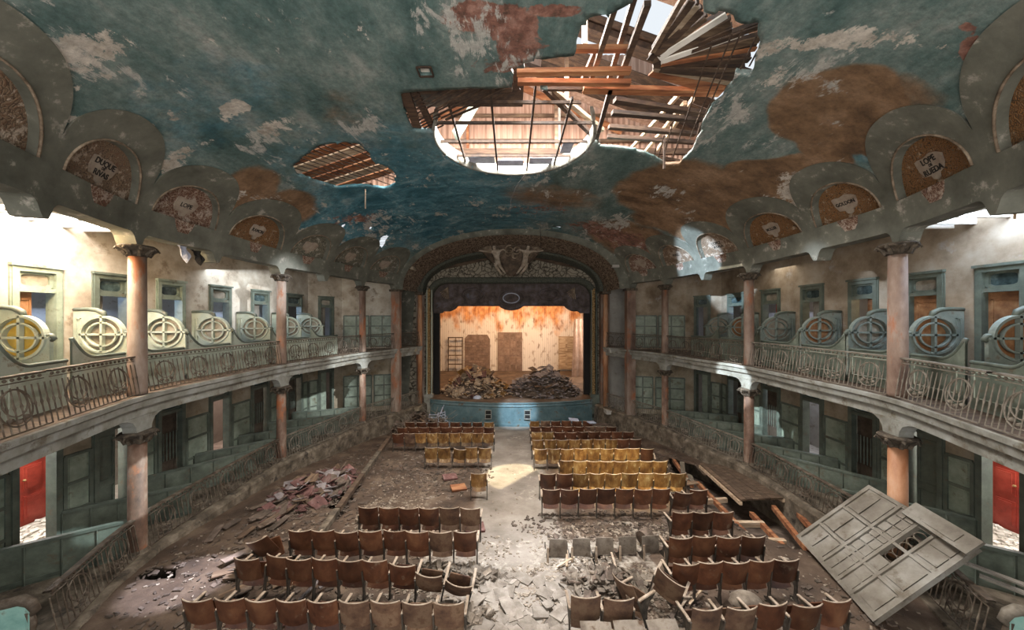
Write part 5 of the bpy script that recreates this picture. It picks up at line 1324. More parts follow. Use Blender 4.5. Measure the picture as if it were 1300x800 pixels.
row(9, pxr(688, 9.4), 9.4, pxr(895, 9.4), 9.35, 'seat_red', 'right row eighth from the stage, before the toppled seats', GR, tilts={7: (.14, .06)})
row(3, pxr(851, 8.08), 8.05, pxr(928, 8.1), 8.1, 'seat_red', 'three-seat row near the right floor trench', GR)
row(4, pxr(846, 7.07), 7.05, pxr(969, 7.05), 7.08, 'seat_red', 'four-seat row behind the broken floor', GR)
row(5, pxr(850, 6.3), 6.28, pxr(1012, 6.3), 6.35, 'seat_red', 'five-seat row right of the collapsed seats', GR)
row(5, pxr(870, 5.36), 5.3, pxr(1080, 5.4), 5.45, 'seat_red', 'nearest five-seat row on the right', GR, kk={0: 'seat_dusty', 1: 'seat_dusty'})
seat(2.72, 6.2, -.7, 'seat_dusty', 'dusty seat twisted out of the five-seat row, beside the rubble', GR, tilt=(.1, .3), last=True)
seat(2.15, 5.75, -1.1, 'seat_dusty', 'dusty seat twisted sideways beside the fallen plaster, near the aisle', GR, tilt=(.1, -.2), last=True)
seat(1.2, 5.52, .0, 'seat_dusty', 'dusty upright seat by the aisle behind the overturned backs', GR, tilt=(-.03, 0))
seat(1.72, 5.5, .0, 'seat_dusty', 'second dusty upright seat by the aisle behind the overturned backs', GR, last=True)
for i in range(5):      # fallen row: seats lying on their backs, dusty
    seat(1.05+.52*i, 8.05+.03*i, .03*i, 'seat_ash', 'toppled dust-covered seat lying on the floor, %s from the aisle' % ordn(i), 'toppled seats beside the aisle', tilt=(1.5, .02), z=flz(8)-.02, last=i == 4, down=True)
for i in range(3):
    t = thing('fallen_seat_back', 'flat dusty plywood seat back at the bottom picture edge, %s from the aisle' % ordn(i), 'seat back', (1.28+.52*i, 5.0+.02*i, .50), .05*i-.05, 'fallen seat backs at the picture edge')
    mb = back_mb(.47, .40); mb.v = [(x, z-.6, -y*.8) for x, y, z in mb.v]; mb.build('board', M['seat_ash'], t, True); t.rotation_euler[0] = .32
    MB().beam((-.24, -.3, -.05), (-.24, .2, -.05), .04, .02).build('armrest', M['edge'], t); MB().beam((-.2, -.1, -.02), (-.2, -.1, -.55), .04, .03).build('leg', M['seat_iron'], t)

# ------------------------------------------------------------------ skylight, laths, fan of boards above the holes
sk = thing('skylight', 'large round skylight opening with dark iron glazing bars in the painted ceiling', 'skylight', (.08, 9.6, 10.34))
r = MB(); n = 48; rows = []
for rr, z in ((2.27, 0.02), (2.27, -.03), (2.21, -.035), (2.19, .0), (2.17, .34), (2.24, .34)): rows.append([(rr*math.cos(math.radians(-28+236*k/n)), rr*math.sin(math.radians(-28+236*k/n)), z) for k in range(n+1)])
r.grid(rows); r.build('rim', M['fascia'], sk, True)
for x in (-1.58, -.55, .46, 1.35): h = math.sqrt(2.17**2-x*x); MB().beam((x, -h, .12), (x, h, .12), .05, .07).build('glazing_bar', M['dark_wood'], sk)
for y in (-1.47, -.62, .33, 1.2): h = math.sqrt(2.17**2-y*y); MB().beam((-h, y, .16), (h, y, .16), .05, .07).build('glazing_bar', M['dark_wood'], sk)
cr = random.Random(3)
gl = MB()
for (x, y, w_, h) in ((-1.05, 1.55, .9, .55), (-.1, 1.75, .9, .5), (.9, 1.6, .8, .55), (1.62, .75, .35, .8)): gl.box((x, y, .18), (w_*.95, h*.8, .012))
gl.build('glass_remnant', M['cloth'], sk)
fanT = thing('collapsed_fan_boards', 'fan of broken brown ceiling boards spreading inside the big ceiling hole', 'boards', (2.7, 6.8, 10.4))
for i, (a, b) in enumerate(FAN):
    w_ = [.09, .13, .10, .16][i % 4]; mt = [M['wood'], M['attic_wood'], M['wood_pale'], M['attic_wood'], M['wood'], M['wood_orange'], M['attic_wood']][i % 7]
    if i in (6, 9): mt = M['white']
    if i == 6: w_ = .14
    if i == 17: mt = M['wood_orange']; w_ = .3
    mb = MB().beam(a, b, w_, .03); rel(mb, fanT).build('board', mt, fanT)
    mb = MB().beam(Vector(a)+Vector((.02, .05, .12)), Vector(b)+Vector((.06, .08, .16)), .06, .08); rel(mb, fanT).build('board', M['dark_wood'], fanT)
bmT = thing('ceiling_joists', 'orange and brown joists crossing the big ceiling hole', 'joists', (2.5, 8, 10.6))
for k, a, b, w_ in BEAMS:
    mt = {'b': M['attic_wood'], 'o': M['wood_orange'], 'p': M['wood_pale']}[k]
    mb = MB().beam(a, b, w_, .10 if w_ > .05 else .03); rel(mb, bmT).build('joist' if w_ > .05 else 'lath', mt, bmT)
def laths(name, label, P, z0, dirv, gap, seed, keep=.8, wd=.028):
    rr = random.Random(seed); t = thing(name, label, 'laths', (P[0][0], P[0][1], z0)); d = Vector(dirv).normalized(); nrm = Vector((-d.y, d.x)); n = 0
    cx = sum(p[0] for p in P)/len(P); cy = sum(p[1] for p in P)/len(P); mb = MB(); big = []
    for k in range(-40, 41):
        o = Vector((cx, cy))+nrm*(k*gap); run = None
        for j in range(-60, 61):
            q = o+d*(j*.08); ins = in_poly(q.x, q.y, P)
            if ins and run is None: run = j
            if (not ins or j == 60) and run is not None:
                if rr.random() < keep:
                    a = o+d*((run-1)*.08); b = o+d*(j*.08)
                    if rr.random() < .35: b = a.lerp(b, rr.uniform(.3, .8))
                    za = zvw(a.x, a.y)+.10; zb_ = zvw(b.x, b.y)+.10; mb.beam((a.x, a.y, za), (b.x, b.y, zb_), wd, .012)
                run = None
    return t, mb
def zvw(x, y):
    s = -1 if x < 0 else 1; k = 1-.0165*(max(-1, min(1, x/6))+1); yn = y/k; n = nexp(yn); r_ = min(1, abs(x)/XN(yn)); return Z0+VB*(1-r_**n)**(1/n)
# small left hole: orange planks behind laths
P3 = HOLES[3]; t, mb = laths('lath_strips', 'dark broken laths across the small ceiling hole on the left', P3, 9.6, (.5, 1), .17, 5, .9, .045); rel(mb, t); o = mb.build('lath', M['dark_wood'], t); o['kind'] = 'stuff'
for k in range(8):
    y = 8.9+k*.42; a = (-6.5, y+.15, zvw(-6.4, y)+.30); b = (-3.6, y-.35, zvw(-3.7, y)+.34); mb = MB().beam(a, b, .33, .03); rel(mb, t).build('plank', M['wood_orange'] if k % 3 else M['wood_pale'], t)
P1 = [(x, y) for x, y in BIG if True]; t2, mb = laths('lath_strips', 'thin dark laths hanging around the right edge of the big ceiling hole', [(4.0, 5.6), (4.9, 6.5), (4.7, 9.8), (5.0, 10.3), (4.2, 10.2), (4.0, 8), (3.6, 6.2)], 10.2, (.3, 1), .13, 6, .7); o = rel(mb, t2).build('lath', M['dark_wood'], t2); o['kind'] = 'stuff'
t3, mb = laths('lath_strips', 'diagonal dark laths left of the round skylight', HOLES[2], 10.3, (1.3, -.85), .11, 9, .9, .04); o = rel(mb, t3).build('lath', M['dark_wood'], t3); o['kind'] = 'stuff'
mb = MB(); mb.box((-1.2, 8.1, 10.9), (3.0, 1.6, .05)); rel(mb, t3).build('backing_boards', M['dark_wood'], t3)
t4, mb = laths('lath_strips', 'pale laths bared at the cornice above the left box', HOLES[4], 9.0, (.8, 1), .12, 10, .9, .05); o = rel(mb, t4).build('lath', M['wood_pale'], t4); o['kind'] = 'stuff'
mb = MB().beam((4.23, 9.35, 10.35), (4.23, 9.37, 9.45), .05, .05); tag(mb.build('hanging_batten', M['dark_wood']), 'dark batten hanging from the lower tip of the big ceiling hole', 'batten')
mb = MB().beam((-4.95, 11.5, 9.7), (-4.96, 11.52, 9.05), .035, .035); tag(mb.build('hanging_batten', M['edge']), 'pale batten hanging from the small left ceiling hole', 'batten')
# cables hanging from the vault
for (lb, P) in (('thin black cable curling below the round skylight', [(.5, 11.75, 10.3), (.2, 11.9, 10.0), (0, 12.1, 9.6), (-.05, 12.2, 9.2)]), ('thin grey wire hanging in front of the stage arch', [(1.5, 17.5, 10.3), (1.52, 17.5, 9.4), (1.5, 17.5, 8.9)]), ('thin wire hanging by the right gallery wall', [(8.9, 7.8, 7.4), (8.88, 7.8, 7.2), (8.9, 7.82, 6.5)])):
    tag(MB().tube(P, .012, 5).build('hanging_cable', M['black']), lb, 'cable')
# hatch cover patch on the ceiling
h = thing('ceiling_hatch', 'small broken square hatch in the teal ceiling left of the skylight', 'hatch', (-1.74, 6.85, 10.3))
a = MB(); a.beam((-.14, -.13, 0), (.14, -.13, 0), .03); a.beam((-.14, .13, 0), (.14, .13, 0), .03); a.beam((-.14, -.13, 0), (-.14, .13, 0), .03); a.beam((.14, -.13, 0), (.14, .13, 0), .03); a.build('frame', M['dark_wood'], h); MB().box((0, 0, .08), (.3, .3, .02)).build('cover', M['white'], h)
# torn cloth under the arcade on the left
def rag(label, p, w_, h, m, seed):
    rr = random.Random(seed); rows = []
    for j in range(6): rows.append([(p[0]+.05*math.sin(i*1.7+j), p[1]+w_*(i/6-.5)*(1-.5*j/5)+.03*j, p[2]-h*j/5*(1+.3*math.sin(i*2))) for i in range(7)])
    mb = MB(); mb.grid(rows); tag(mb.build('torn_cloth', m), label, 'cloth')
rag('pale blue rag hanging under the second left arch', (-8.75, 9.0, 7.25), .3, .35, M['cloth'], 1); rag('black rag hanging beside the pale blue rag under the left arch', (-8.75, 9.4, 7.2), .35, .32, M['ink'], 2)

# ------------------------------------------------------------------ sculpture over the stage
sp_ = thing('relief_group', 'sooty relief of two winged figures and a scrolled shield above the stage', 'relief', (.0, 20.75, 8.75)); sp_.scale = (1.3, 1.0, 1.1)
mb = MB(); rows = []
for j in range(13):
    v = j/12; z = .95-1.75*v; wd = 1.55*(1-v)**.8+.10; rows.append([(wd*math.sin(a*PI/12), -.10-.38*math.cos(a*PI/12)*(1-.5*v)+.07*noise.noise(Vector((a*.8, j*.9, 0))), z+.1*noise.noise(Vector((a*.7, j, 4)))) for a in range(-6, 7)])
mb.grid(rows); mb.build('scrolled_shield', M['shield_dark'], sp_, True)
for k in range(9):
    a = k*.7; r_ = .12+.07*(k % 3); c = MB(); cx, cz = R.uniform(-.8, .8), R.uniform(.1, .8); c.tube([(cx+r_*(1-q*.06)*math.cos(q*.6+a), -.5-.01*q, cz+r_*(1-q*.06)*math.sin(q*.6+a)) for q in range(12)], .035, 5); c.build('scroll', M['figure'], sp_, True)
def figure(sx):
    # skeleton: torso, head, limbs; grown with a skin modifier
    J = {'pel': (.62, -.45, .02, .13), 'ab': (.66, -.48, .20, .11), 'ch': (.72, -.50, .40, .14), 'nk': (.76, -.50, .56, .06), 'hd': (.78, -.52, .70, .10), 'ht': (.79, -.52, .80, .07),
         's1': (.92, -.48, .50, .065), 'e1': (1.20, -.50, .48, .05), 'h1': (1.48, -.5, .54, .035), 's2': (.55, -.52, .50, .065), 'e2': (.36, -.58, .58, .05), 'h2': (.20, -.6, .44, .035),
         'k1': (.52, -.58, -.32, .085), 'a1': (.30, -.52, -.66, .045), 'f1': (.24, -.6, -.72, .04), 'k2': (.70, -.56, -.34, .085), 'a2': (.46, -.52, -.70, .045), 'f2': (.40, -.6, -.77, .04)}
    E = [('pel', 'ab'), ('ab', 'ch'), ('ch', 'nk'), ('nk', 'hd'), ('hd', 'ht'), ('ch', 's1'), ('s1', 'e1'), ('e1', 'h1'), ('ch', 's2'), ('s2', 'e2'), ('e2', 'h2'), ('pel', 'k1'), ('k1', 'a1'), ('a1', 'f1'), ('pel', 'k2'), ('k2', 'a2'), ('a2', 'f2')]
    ks = list(J); me = bpy.data.meshes.new('carved_figure'); me.from_pydata([(sx*J[k][0], J[k][1]-.14, J[k][2]) for k in ks], [(ks.index(a), ks.index(b)) for a, b in E], [])
    me.materials.append(M['figure_pale']); o = obj('carved_figure', me, sp_); bpy.context.view_layer.objects.active = o
    m = o.modifiers.new('k', 'SKIN'); m.use_smooth_shade = True
    for i, k in enumerate(ks): me.skin_vertices[0].data[i].radius = (J[k][3], J[k][3])
    me.skin_vertices[0].data[0].use_root = True; o.modifiers.new('s', 'SUBSURF').levels = 1; o.modifiers['s'].render_levels = 2
    for k in range(7):
        w_ = MB(); a = .25+k*.17; w_.tube([(sx*.85, -.32, .45), (sx*(.85+.35*math.cos(a)), -.34, .45+.40*math.sin(a)), (sx*(.85+(.75-.04*k)*math.cos(a*.8)), -.3, .42+.55*math.sin(a*.9))], [.05, .06, .02], 5); w_.build('wing_feather', M['figure'], sp_, True)
for sx in (-1, 1): figure(sx)

# ------------------------------------------------------------------ fallen panelled partition on the right
pa = thing('fallen_partition', 'big grey-brown panelled partition fallen askew against the right railing', 'panel', (6.87, 8.1, .05))
u = Vector((-.61, -2.3, 0)); v = Vector((1.53, -.2, 1.37)); U = u.normalized(); V = v.normalized(); Nn = V.cross(U).normalized()
if Nn.z < 0: Nn = -Nn
LU, LV = u.length, v.length+.0
PT, PR = Vector((1.32, -.4, 1.42)), Vector((1.13, -2.35, 1.31))
def pp(a, b, h): return (u*(a/LU)).lerp(PT.lerp(PR, a/LU), b/LV)+Nn*h
def pbox(a0, a1, b0, b1, h0, h1):
    mb = MB(); mb.add([pp(a, b, h) for h in (h0, h1) for b in (b0, b1) for a in (a0, a1)], [(0, 2, 3, 1), (4, 5, 7, 6), (0, 1, 5, 4), (2, 6, 7, 3), (0, 4, 6, 2), (1, 3, 7, 5)]); return mb
# board with window gap: strips around
gx0, gx1, gy0, gy1 = 1.45, 1.75, .95, 1.82
for nm, q in (('board', (0, gx0, 0, LV)), ('board', (gx1, LU, 0, LV)), ('board', (gx0, gx1, 0, gy0)), ('board', (gx0, gx1, gy1, LV))): pbox(q[0], q[1], q[2], q[3], 0, .05).build(nm, M['door_grey'], pa)
for a0, a1 in ((0, .09), (.86, .93), (1.38, 1.45), (1.75, 1.81), (LU-.1, LU)): pbox(a0, a1, 0, LV, .05, .078).build('rail', M['door_grey'], pa)
for b0, b1 in ((0, .08), (.60, .66), (1.26, 1.32), (LV-.08, LV)): pbox(.0, LU, b0, b1, .05, .074).build('stile', M['door_grey'], pa)
for a0, a1 in ((.13, .46), (.5, .82)):
    for b0, b1 in ((.12, .56), (.7, 1.22), (1.36, 1.92)): pbox(a0, a1, b0, b1, .05, .064).build('raised_panel', M['door_grey'], pa)
for k in range(2):
    for q in range(9): b0 = .1+.212*q; pbox(.96+k*.21, 1.14+k*.21, b0, b0+.18, .05, .064).build('raised_panel', M['door_grey'], pa)
for a0, a1, b0, b1 in ((1.48, 1.72, .12, .3), (1.48, 1.72, .34, .56), (1.48, 1.72, .7, .92), (1.85, 2.24, .14, .55), (1.85, 2.24, .72, 1.2), (1.85, 2.24, 1.38, 1.62), (1.85, 2.24, 1.66, 1.92)): pbox(a0, a1, b0, b1, .05, .064).build('raised_panel', M['door_grey'], pa)
gr = MB()
for k in range(5): c = pp(1.6, gy0+.1+.16*k, .02); gr.tube([c+U*.12*math.cos(q*PI/6)+V*.08*math.sin(q*PI/6) for q in range(12)], .012, 5, True)
gr.build('iron_grille', M['iron'], pa)
p2 = thing('fallen_board', 'second pale board with arched panel lying over the upper edge of the fallen partition', 'panel', Vector((6.87, 8.1, .05))+pp(1.0, 2.1, .1))
def qb(a0, a1, b0, b1, h0, h1): mb = pbox(a0, a1, b0, b1, h0, h1); mb.v = [tuple(Vector(x)) for x in mb.v]; return mb
qb(.1, 1.35, -.22, .12, 0, .04).build('board', M['door_grey'], p2); qb(.5, 1.1, -.15, .05, .04, .055).build('raised_panel', M['door_grey'], p2)
for a, b in (((8.0, 6.0, 1.0), (8.9, 4.95, .9)), ((7.95, 5.75, .95), (8.5, 5.0, .9))): tag(MB().beam(a, b, .12, .03).build('loose_board', M['door_grey']), '%s pale loose board leaning behind the fallen partition, lower right' % ('longer' if a[2] > .97 else 'shorter'), 'board')

# ------------------------------------------------------------------ platform and joists over the trench
pl = thing('wooden_platform', 'dark planked platform lying beside the right floor trench', 'platform', (7.4, 10.2, flz(10.2)+.02))
PA, PB, PC, PD = Vector((6.85, 10.1, 0)), Vector((8.25, 10.25, 0)), Vector((8.4, 13.0, 0)), Vector((7.35, 13.2, 0)); o0 = Vector((7.4, 10.2, 0))
for k in range(7):
    a, b = PA.lerp(PB, k/7), PA.lerp(PB, (k+.93)/7); d, c = PD.lerp(PC, k/7), PD.lerp(PC, (k+.93)/7); zz = .10+R.uniform(0, .02)
    vs = [p-o0+Vector((0, 0, z+(flz(p.y)-flz(10.2)))) for z in (zz, zz+.05) for p in (a, b, c, d)]
    MB().add(vs, [(0, 3, 2, 1), (4, 5, 6, 7), (0, 1, 5, 4), (1, 2, 6, 5), (2, 3, 7, 6), (3, 0, 4, 7)]).build('plank', M['wood'], pl)
for p, q in ((PA, PD), (PB, PC)): MB().beam(p-o0+Vector((0, 0, .05)), q-o0+Vector((0, 0, .05+flz(q.y)-flz(p.y))), .08, .1).build('edge_board', M['wood_pale'], pl)
JS = [((7.05, 8.0), (7.9, 10.2)), ((7.6, 8.0), (8.3, 9.8)), ((6.0, 8.3), (6.6, 12.0)), ((6.5, 7.7), (6.95, 9.8)), ((6.3, 11.8), (6.9, 14.4)), ((5.95, 9.3), (6.9, 9.25)), ((6.0, 10.6), (6.8, 10.7)), ((6.1, 8.5), (6.8, 8.4))]
for i, (a, b) in enumerate(JS):
    ds = ['nearest long', 'right-hand long', 'left-edge long', 'middle long', 'farthest long', 'middle cross', 'farther cross', 'nearest cross'][i]
    tag(MB().beam((a[0], a[1], flz(a[1])-.12), (b[0], b[1], flz(b[1])-.10), .11, .13).build('floor_joist', M['wood_orange'] if i < 5 else M['wood_pale']), '%s orange timber joist bared in the right floor trench' % ds, 'joist', 'joists bared in the floor trench')
# timber sill running beside the left floor
ts = MB(); 
for k in range(4): a = Vector((-6.2+.42*k, 17.4-2.6*k, 0)); b = Vector((-6.2+.42*(k+.97), 17.4-2.6*(k+.97), 0)); tag(MB().beam((a.x, a.y, flz(a.y)+.10), (b.x, b.y, flz(b.y)+.09), .16, .14).build('floor_sill', M['stone'] if k % 2 else M['wood']), '%s length of the timber sill dividing the left floor, counted from the stage' % ordn(k), 'sill', 'timber sill lengths')

# ------------------------------------------------------------------ debris
def slab_me(n, m, sx, sy, sz, seed):
    rr = random.Random(seed); out = []
    for k in range(n):
        mb = MB(); P = [(-.5+rr.uniform(-.08, .08), -.5+rr.uniform(-.1, .1)), (.1, -.52+rr.uniform(-.05, .1)), (.5+rr.uniform(-.1, .05), -.45+rr.uniform(-.1, .1)), (.5, .42+rr.uniform(-.1, .1)), (0, .5+rr.uniform(-.12, .05)), (-.48, .44+rr.uniform(-.1, .1))]
        a, b, c = sx*rr.uniform(.7, 1.3), sy*rr.uniform(.7, 1.3), sz; mb.prism(P, lambda x, y, d: (x*a, y*b, d), c); out.append(mb.mesh('broken_board', m))
    return out
def heap(name, label, cat, group, cx, cy, rx, ry, h, n, mats, sz, seed, zf, flat=.7):
    rr = random.Random(seed); ms = [m for mm in mats for m in slab_me(4, mm, sz, sz*.72, .022, seed+7)]
    for k in range(n):
        a = rr.uniform(0, 2*PI); q = rr.random()**.6; x = cx+rx*q*math.cos(a); y = cy+ry*q*math.sin(a); top = h*(1-q**1.6); z = zf(x, y)+top*rr.uniform(.55, 1.0)+.04
        o = obj(name, rr.choice(ms)); o.location = (x, y, z); o.rotation_euler = (rr.uniform(-flat, flat), rr.uniform(-flat, flat), rr.uniform(0, 6.3))
        nm = {'wood_pale': 'pale', 'seat_gold': 'golden', 'book_red': 'maroon', 'rubble_dark': 'dark', 'book_grey': 'mauve-grey', 'wood': 'brown', 'rubble': 'pale'}[next(kk for kk in M if M[kk] == o.data.materials[0])]
        sec = ('on top' if q < .35 else ('at the left foot' if math.cos(a) < -.5 else 'at the right foot' if math.cos(a) > .5 else 'at the near foot' if math.sin(a) < 0 else 'at the far side'))
        tag(o, '%s %s %s of the %s' % (nm, cat, sec, label), cat, group+', '+nm+' '+sec)
    core = MB(); rows = []
    for j in range(9):
        q = j/8; rows.append([(cx+rx*q*.95*math.cos(a*PI/10), cy+ry*q*.95*math.sin(a*PI/10), zf(cx+rx*q*math.cos(a*PI/10), cy+ry*q*math.sin(a*PI/10))+h*.72*(1-q**1.6)-.03+.08*noise.noise(Vector((a, j, seed)))) for a in range(21)])
    core.grid(rows)
    cb = MB()
    for k in range(n*3):
        a = rr.uniform(0, 2*PI); q = rr.random()**.55; x = cx+rx*1.1*q*math.cos(a); y = cy+ry*1.1*q*math.sin(a); z = zf(x, y)+h*.8*max(0, 1-q**1.6)
        d = rr.uniform(.03, .12); cb.box((x, y, z), (d*2, d, d*.4), rot=Matrix.Rotation(rr.uniform(0, 6), 3, 'Z') @ Matrix.Rotation(rr.uniform(-1, 1), 3, 'X'))
    core.v += []; c = core.build('rubble_core', mats[-1]); tag(c, 'fine dirt under '+group, 'rubble', kind='stuff')
    tag(cb.build('rubble_bits', mats[0]), 'small splinters among '+group, 'rubble', kind='stuff')
st = lambda x, y: .35
heap('broken_board', 'big heap on the stage left', 'board', 'broken boards heaped on the stage left', -2.35, 22.7, 2.3, 1.7, 1.8, 170, [M['wood_pale'], M['seat_gold'], M['book_red'], M['rubble_dark']], .52, 21, st, 1.1)
heap('broken_slab', 'big heap on the stage right', 'slab', 'broken slabs heaped on the stage right', 2.15, 22.7, 2.4, 1.7, 1.8, 150, [M['book_grey'], M['wood'], M['book_grey'], M['rubble_dark']], .66, 31, st, .6)
heap('fallen_board', 'heap on the left hall floor', 'board', 'fallen boards heaped on the left floor', -6.5, 11.2, 1.05, 1.9, .42, 75, [M['book_red'], M['book_grey'], M['wood'], M['rubble_dark']], .40, 41, lambda x, y: flz(y), .6)
heap('fallen_board', 'small pile beside the fourth left row', 'rubble', 'pale plaster lumps beside the fourth row', -3.4, 9.2, .7, .6, .25, 30, [M['rubble'], M['rubble']], .25, 45, lambda x, y: flz(y), .8)
heap('plaster_lump', 'pile in the second left row', 'lump', 'pale plaster lumps in the left rows', -1.35, 6.95, 1.3, .30, .26, 60, [M['rubble'], M['rubble']], .16, 46, lambda x, y: flz(y), .8)
heap('plaster_lump', 'pile in the nearest left row', 'lump', 'pale plaster lumps in the nearest left row', -1.5, 6.0, 1.3, .26, .22, 50, [M['rubble'], M['rubble']], .15, 47, lambda x, y: flz(y), .8)
heap('plaster_lump', 'pile beside the twisted right seats', 'lump', 'pale plaster lumps by the twisted right seats', 1.9, 6.75, .9, .45, .22, 60, [M['rubble'], M['rubble_dark']], .17, 48, lambda x, y: flz(y), .8)
heap('broken_board', 'low heap before the stage, left', 'board', 'broken boards before the stage', -5.0, 18.6, 1.7, 1.0, 1.05, 70, [M['rubble_dark'], M['wood'], M['rubble_dark']], .4, 51, lambda x, y: flz(y), .9)
def scatter(name, label, pts, m, dmin, dmax, seed, th=.35):
    rr = random.Random(seed); mb = MB()
    for (cx, cy, rx, ry, n) in pts:
        for _ in range(n):
            a = rr.uniform(0, 2*PI); q = rr.random()**.55; x, y = cx+rx*q*math.cos(a), cy+ry*q*math.sin(a)
            s = -1 if x < 0 else 1
            if abs(x) > XN(y/KK[s])-.5 or any(in_poly(x, y, P) for P in FH[:1]): continue
            d = rr.uniform(dmin, dmax); mb.box((x, y, flz(y)+d*.2), (d*rr.uniform(.8, 2.0), d*rr.uniform(.5, 1), d*th), rot=Matrix.Rotation(rr.uniform(0, 6.3), 3, 'Z') @ Matrix.Rotation(rr.uniform(-.5, .5), 3, 'X'))
    tag(mb.build(name, m), label, 'rubble', kind='stuff')
scatter('plaster_crumbs', 'pale plaster crumbs strewn over the near floor and between the rows', [(-1.6, 6.0, 1.6, .8, 700), (-1.4, 7.0, 2.6, .45, 700), (-1.2, 8.0, 2.2, .5, 300), (.5, 6.4, 1.0, .8, 500), (1.7, 6.9, 1.4, .8, 900), (2.9, 5.9, 1.0, .7, 400), (3, 8.6, 2.6, .5, 700), (-3.4, 9.6, 1.0, 1.2, 450), (-3.6, 11.5, 1.2, 1.2, 260), (0, 11, 6.5, 7, 600), (-6.3, 9, 1.6, 3, 300), (6.5, 7, 1.5, 2, 200)], M['rubble'], .012, .055, 61)
scatter('dark_crumbs', 'dark dirt crumbs and chips over the side floors', [(-5.5, 8, 2.6, 2.6, 700), (-5.2, 13, 2.2, 4, 900), (5.2, 12, 2.5, 5, 900), (4.5, 6.0, 2.5, 1.2, 500), (3, 9.0, 3, .8, 500), (-2.6, 12.5, 2, 2, 500)], M['rubble_dark'], .02, .09, 62)
def planks(n, pts, name, label, group, m, L, W_, seed, tz=.06):
    rr = random.Random(seed); ms = [MB().box((0, 0, 0), (L*rr.uniform(.5, 1.2), W_*rr.uniform(.7, 1.2), .022)).mesh(name, mm) for mm in m for _ in range(4)]
    for k in range(n):
        cx, cy, rx, ry, ang = rr.choice(pts); x, y = cx+rr.uniform(-rx, rx), cy+rr.uniform(-ry, ry); o = obj(name, rr.choice(ms)); o.location = (x, y, flz(y)+tz+rr.uniform(0, .05)); o.rotation_euler = (rr.uniform(-.1, .1), rr.uniform(-.12, .12), ang+rr.uniform(-.5, .5))
        sec = ('near' if y < cy else 'far')+' '+('left' if x < cx else 'right')+' end'; nm = 'short' if max(v.co.x for v in o.data.vertices) < L*.42 else 'long'
        tag(o, nm+' '+label+', '+sec, 'board', group+', '+nm+' '+sec)
planks(26, [(-6.2, 8.2, 1.3, 1.2, 1.5), (-5.2, 7.2, .8, .8, .4), (-6.9, 9.3, .5, .8, 1.3)], 'loose_plank', 'dark floor plank, left floor before the board heap', 'loose planks on the left floor', [M['wood'], M['rubble_dark']], .8, .16, 71)
planks(30, [(5.6, 13.6, 1.0, 1.8, 1.4), (5.0, 15.6, 1.0, 1.2, 1.2), (5.4, 11.6, .5, .8, .3)], 'loose_plank', 'weathered plank on the right floor beyond the trench', 'loose planks beyond the right trench', [M['wood'], M['wood_pale'], M['stone']], 1.0, .22, 72)
planks(16, [(2.6, 6.3, 1.0, .5, .4), (3.2, 5.4, 1.2, .4, .2), (1.9, 7.2, .8, .3, 1.0)], 'splintered_slat', 'pale splintered slat among the wrecked right rows', 'splintered slats in the wrecked rows', [M['wood_pale'], M['edge']], .6, .05, 73, .05)
planks(14, [(-3.6, 5.9, 1.4, .3, .1), (-2.6, 6.8, 1.2, .25, .2), (-3.9, 6.5, .4, .4, 1.2)], 'splintered_slat', 'pale splintered slat between the near left rows', 'splintered slats between the left rows', [M['wood_pale'], M['book_grey']], .5, .07, 74, .1)
# cracked slabs of aisle screed in the foreground
rr = random.Random(81); ms = slab_me(8, M['screed'], .30, .25, .02, 82)
for k in range(95):
    x, y = rr.uniform(-.9, 1.3), rr.uniform(5.2, 6.95)
    o = obj('screed_slab', rr.choice(ms)); o.location = (x, y, flz(y)+.02+rr.uniform(0, .03)); o.rotation_euler = (rr.uniform(-.09, .09), rr.uniform(-.09, .09), rr.uniform(0, 6)); tag(o, 'cracked grey screed slab lifted from the near aisle floor', 'slab', 'cracked slabs in the near aisle')
# single objects between the rows
for (x, y, m, lb) in ((-2.2, 12.1, M['book_red'], 'grey-red seat board lying before the five-seat row'), (-1.75, 11.2, M['wood_orange'], 'orange board lying beside the single seat'), (-.95, 8.75, M['book_red'], 'maroon board leaning behind the fourth left row'), (-3.9, 6.0, M['book_red'], 'maroon board lying at the left end of the nearest rows')):
    o = MB().box((0, 0, .05), (.5, .32, .06)).build('seat_board', m); o.location = (x, y, flz(y)+.03); o.rotation_euler = (.15, .1, R.uniform(-.5, .5)); tag(o, lb, 'board')
lg = MB().tube([(3.1, 8.02, flz(8)+.2), (3.3, 8.15, flz(8)+.22)], .17, 12); tag(lg.build('rolled_mat', M['rubble_dark']), 'dark rolled mat beside the three-seat row', 'mat')
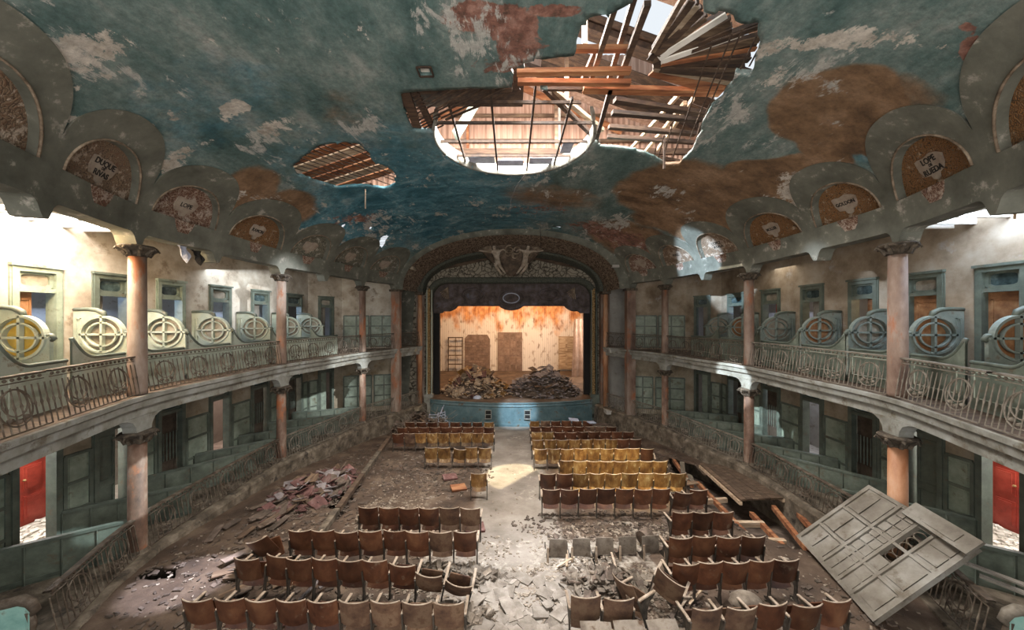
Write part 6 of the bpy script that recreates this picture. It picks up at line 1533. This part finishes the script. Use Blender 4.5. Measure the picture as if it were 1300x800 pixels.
# tangle of bent metal chairs and wires before the stage, left
rr = random.Random(91); mb = MB()
for k in range(90):
    p = Vector((rr.uniform(-6.0, -3.6), rr.uniform(17.9, 19.3), -.85)); h = rr.uniform(.1, .9); q = p+Vector((rr.uniform(-.5, .5), rr.uniform(-.3, .3), h)); e = q+Vector((rr.uniform(-.6, .6), rr.uniform(-.4, .4), rr.uniform(-.3, .4))); mb.tube([p, p.lerp(q, .5)+Vector((rr.uniform(-.1, .1), 0, 0)), q, e], .012, 4)
tag(mb.build('wire_tangle', M['iron_pale']), 'tangle of bent wires and rods piled before the stage on the left', 'wires', kind='stuff')
for k, (x, y) in enumerate(((-4.3, 18.2), (-3.7, 18.5), (-4.0, 18.9))):
    t = thing('metal_chair_frame', 'pale blue bent metal chair frame in the tangle by the stage, %s' % ['leftmost', 'rightmost', 'topmost'][k], 'chair frame', (x, y, -.8+.25*(k == 2)), k*.8); t.rotation_euler[0] = .4*k-.3
    for a in (-.22, .22):
        MB().tube([(a, -.2, 0), (a, -.22, .45), (a, .2, .47), (a, .22, .02)], .016, 5).build('leg', M['cloth'], t); MB().tube([(a, .2, .45), (a, .28, .95)], .016, 5).build('back_post', M['cloth'], t)
    for z in (.6, .75, .9): MB().tube([(-.22, .2+.08*(z-.45)/.5, z), (.22, .2+.08*(z-.45)/.5, z)], .014, 5).build('back_slat', M['cloth'], t)
    MB().tube([(-.22, -.22, .45), (.22, -.22, .45)], .014, 5).build('seat_rail', M['cloth'], t)
def lump(name, label, cat, p, r_, m, seed):
    mb = MB(); rows = []
    for j in range(7):
        th = PI/2*j/6; rows.append([(r_*math.cos(th)*math.cos(a*PI/7)*(1+.25*noise.noise(Vector((a % 14*.9, j, seed)))), r_*.8*math.cos(th)*math.sin(a*PI/7), r_*.7*math.sin(th)*(1+.3*noise.noise(Vector((a % 14, j, seed+3))))) for a in range(15)])
    mb.grid(rows); o = mb.build(name, m, None, True); o.location = p; tag(o, label, cat)
lump('pink_bundle', 'faded pink cloth bundle in the wires before the stage', 'bundle', (-4.7, 17.9, -.75), .28, M['pink'], 1)
lump('dust_sheet', 'crumpled pale cloth draped over the nearest right row', 'cloth', (4.0, 5.75, .45), .28, M['rubble'], 2)
lump('white_bundle', 'pale sack at the front edge of the stage', 'bundle', (-2.1, 21.0, .35), .28, M['cloth'], 3)
lump('dirt_mound', 'low mound of dirt by the right box before the stage', 'mound', (5.0, 18.3, -1.0), .9, M['rubble_dark'], 4)
for k, (x, y, w_) in enumerate(((3.3, 17.9, .5), (4.1, 17.3, .4), (5.6, 16.2, .9), (6.0, 14.9, .8))):
    o = MB().box((0, 0, .03), (w_, w_*.7, .04)).build('pale_sheet', M['cloth'] if k < 2 else M['stone']); o.location = (x, y, flz(y)+(.82 if k < 2 else .03)); o.rotation_euler = (.1, .08, .4*k); tag(o, ['pale sheet lying on the far right seats, nearer the aisle', 'pale sheet lying on the far right seats, nearer the wall', 'flat grey slab on the far right floor', 'flat grey slab on the right floor beyond the trench'][k], 'sheet')
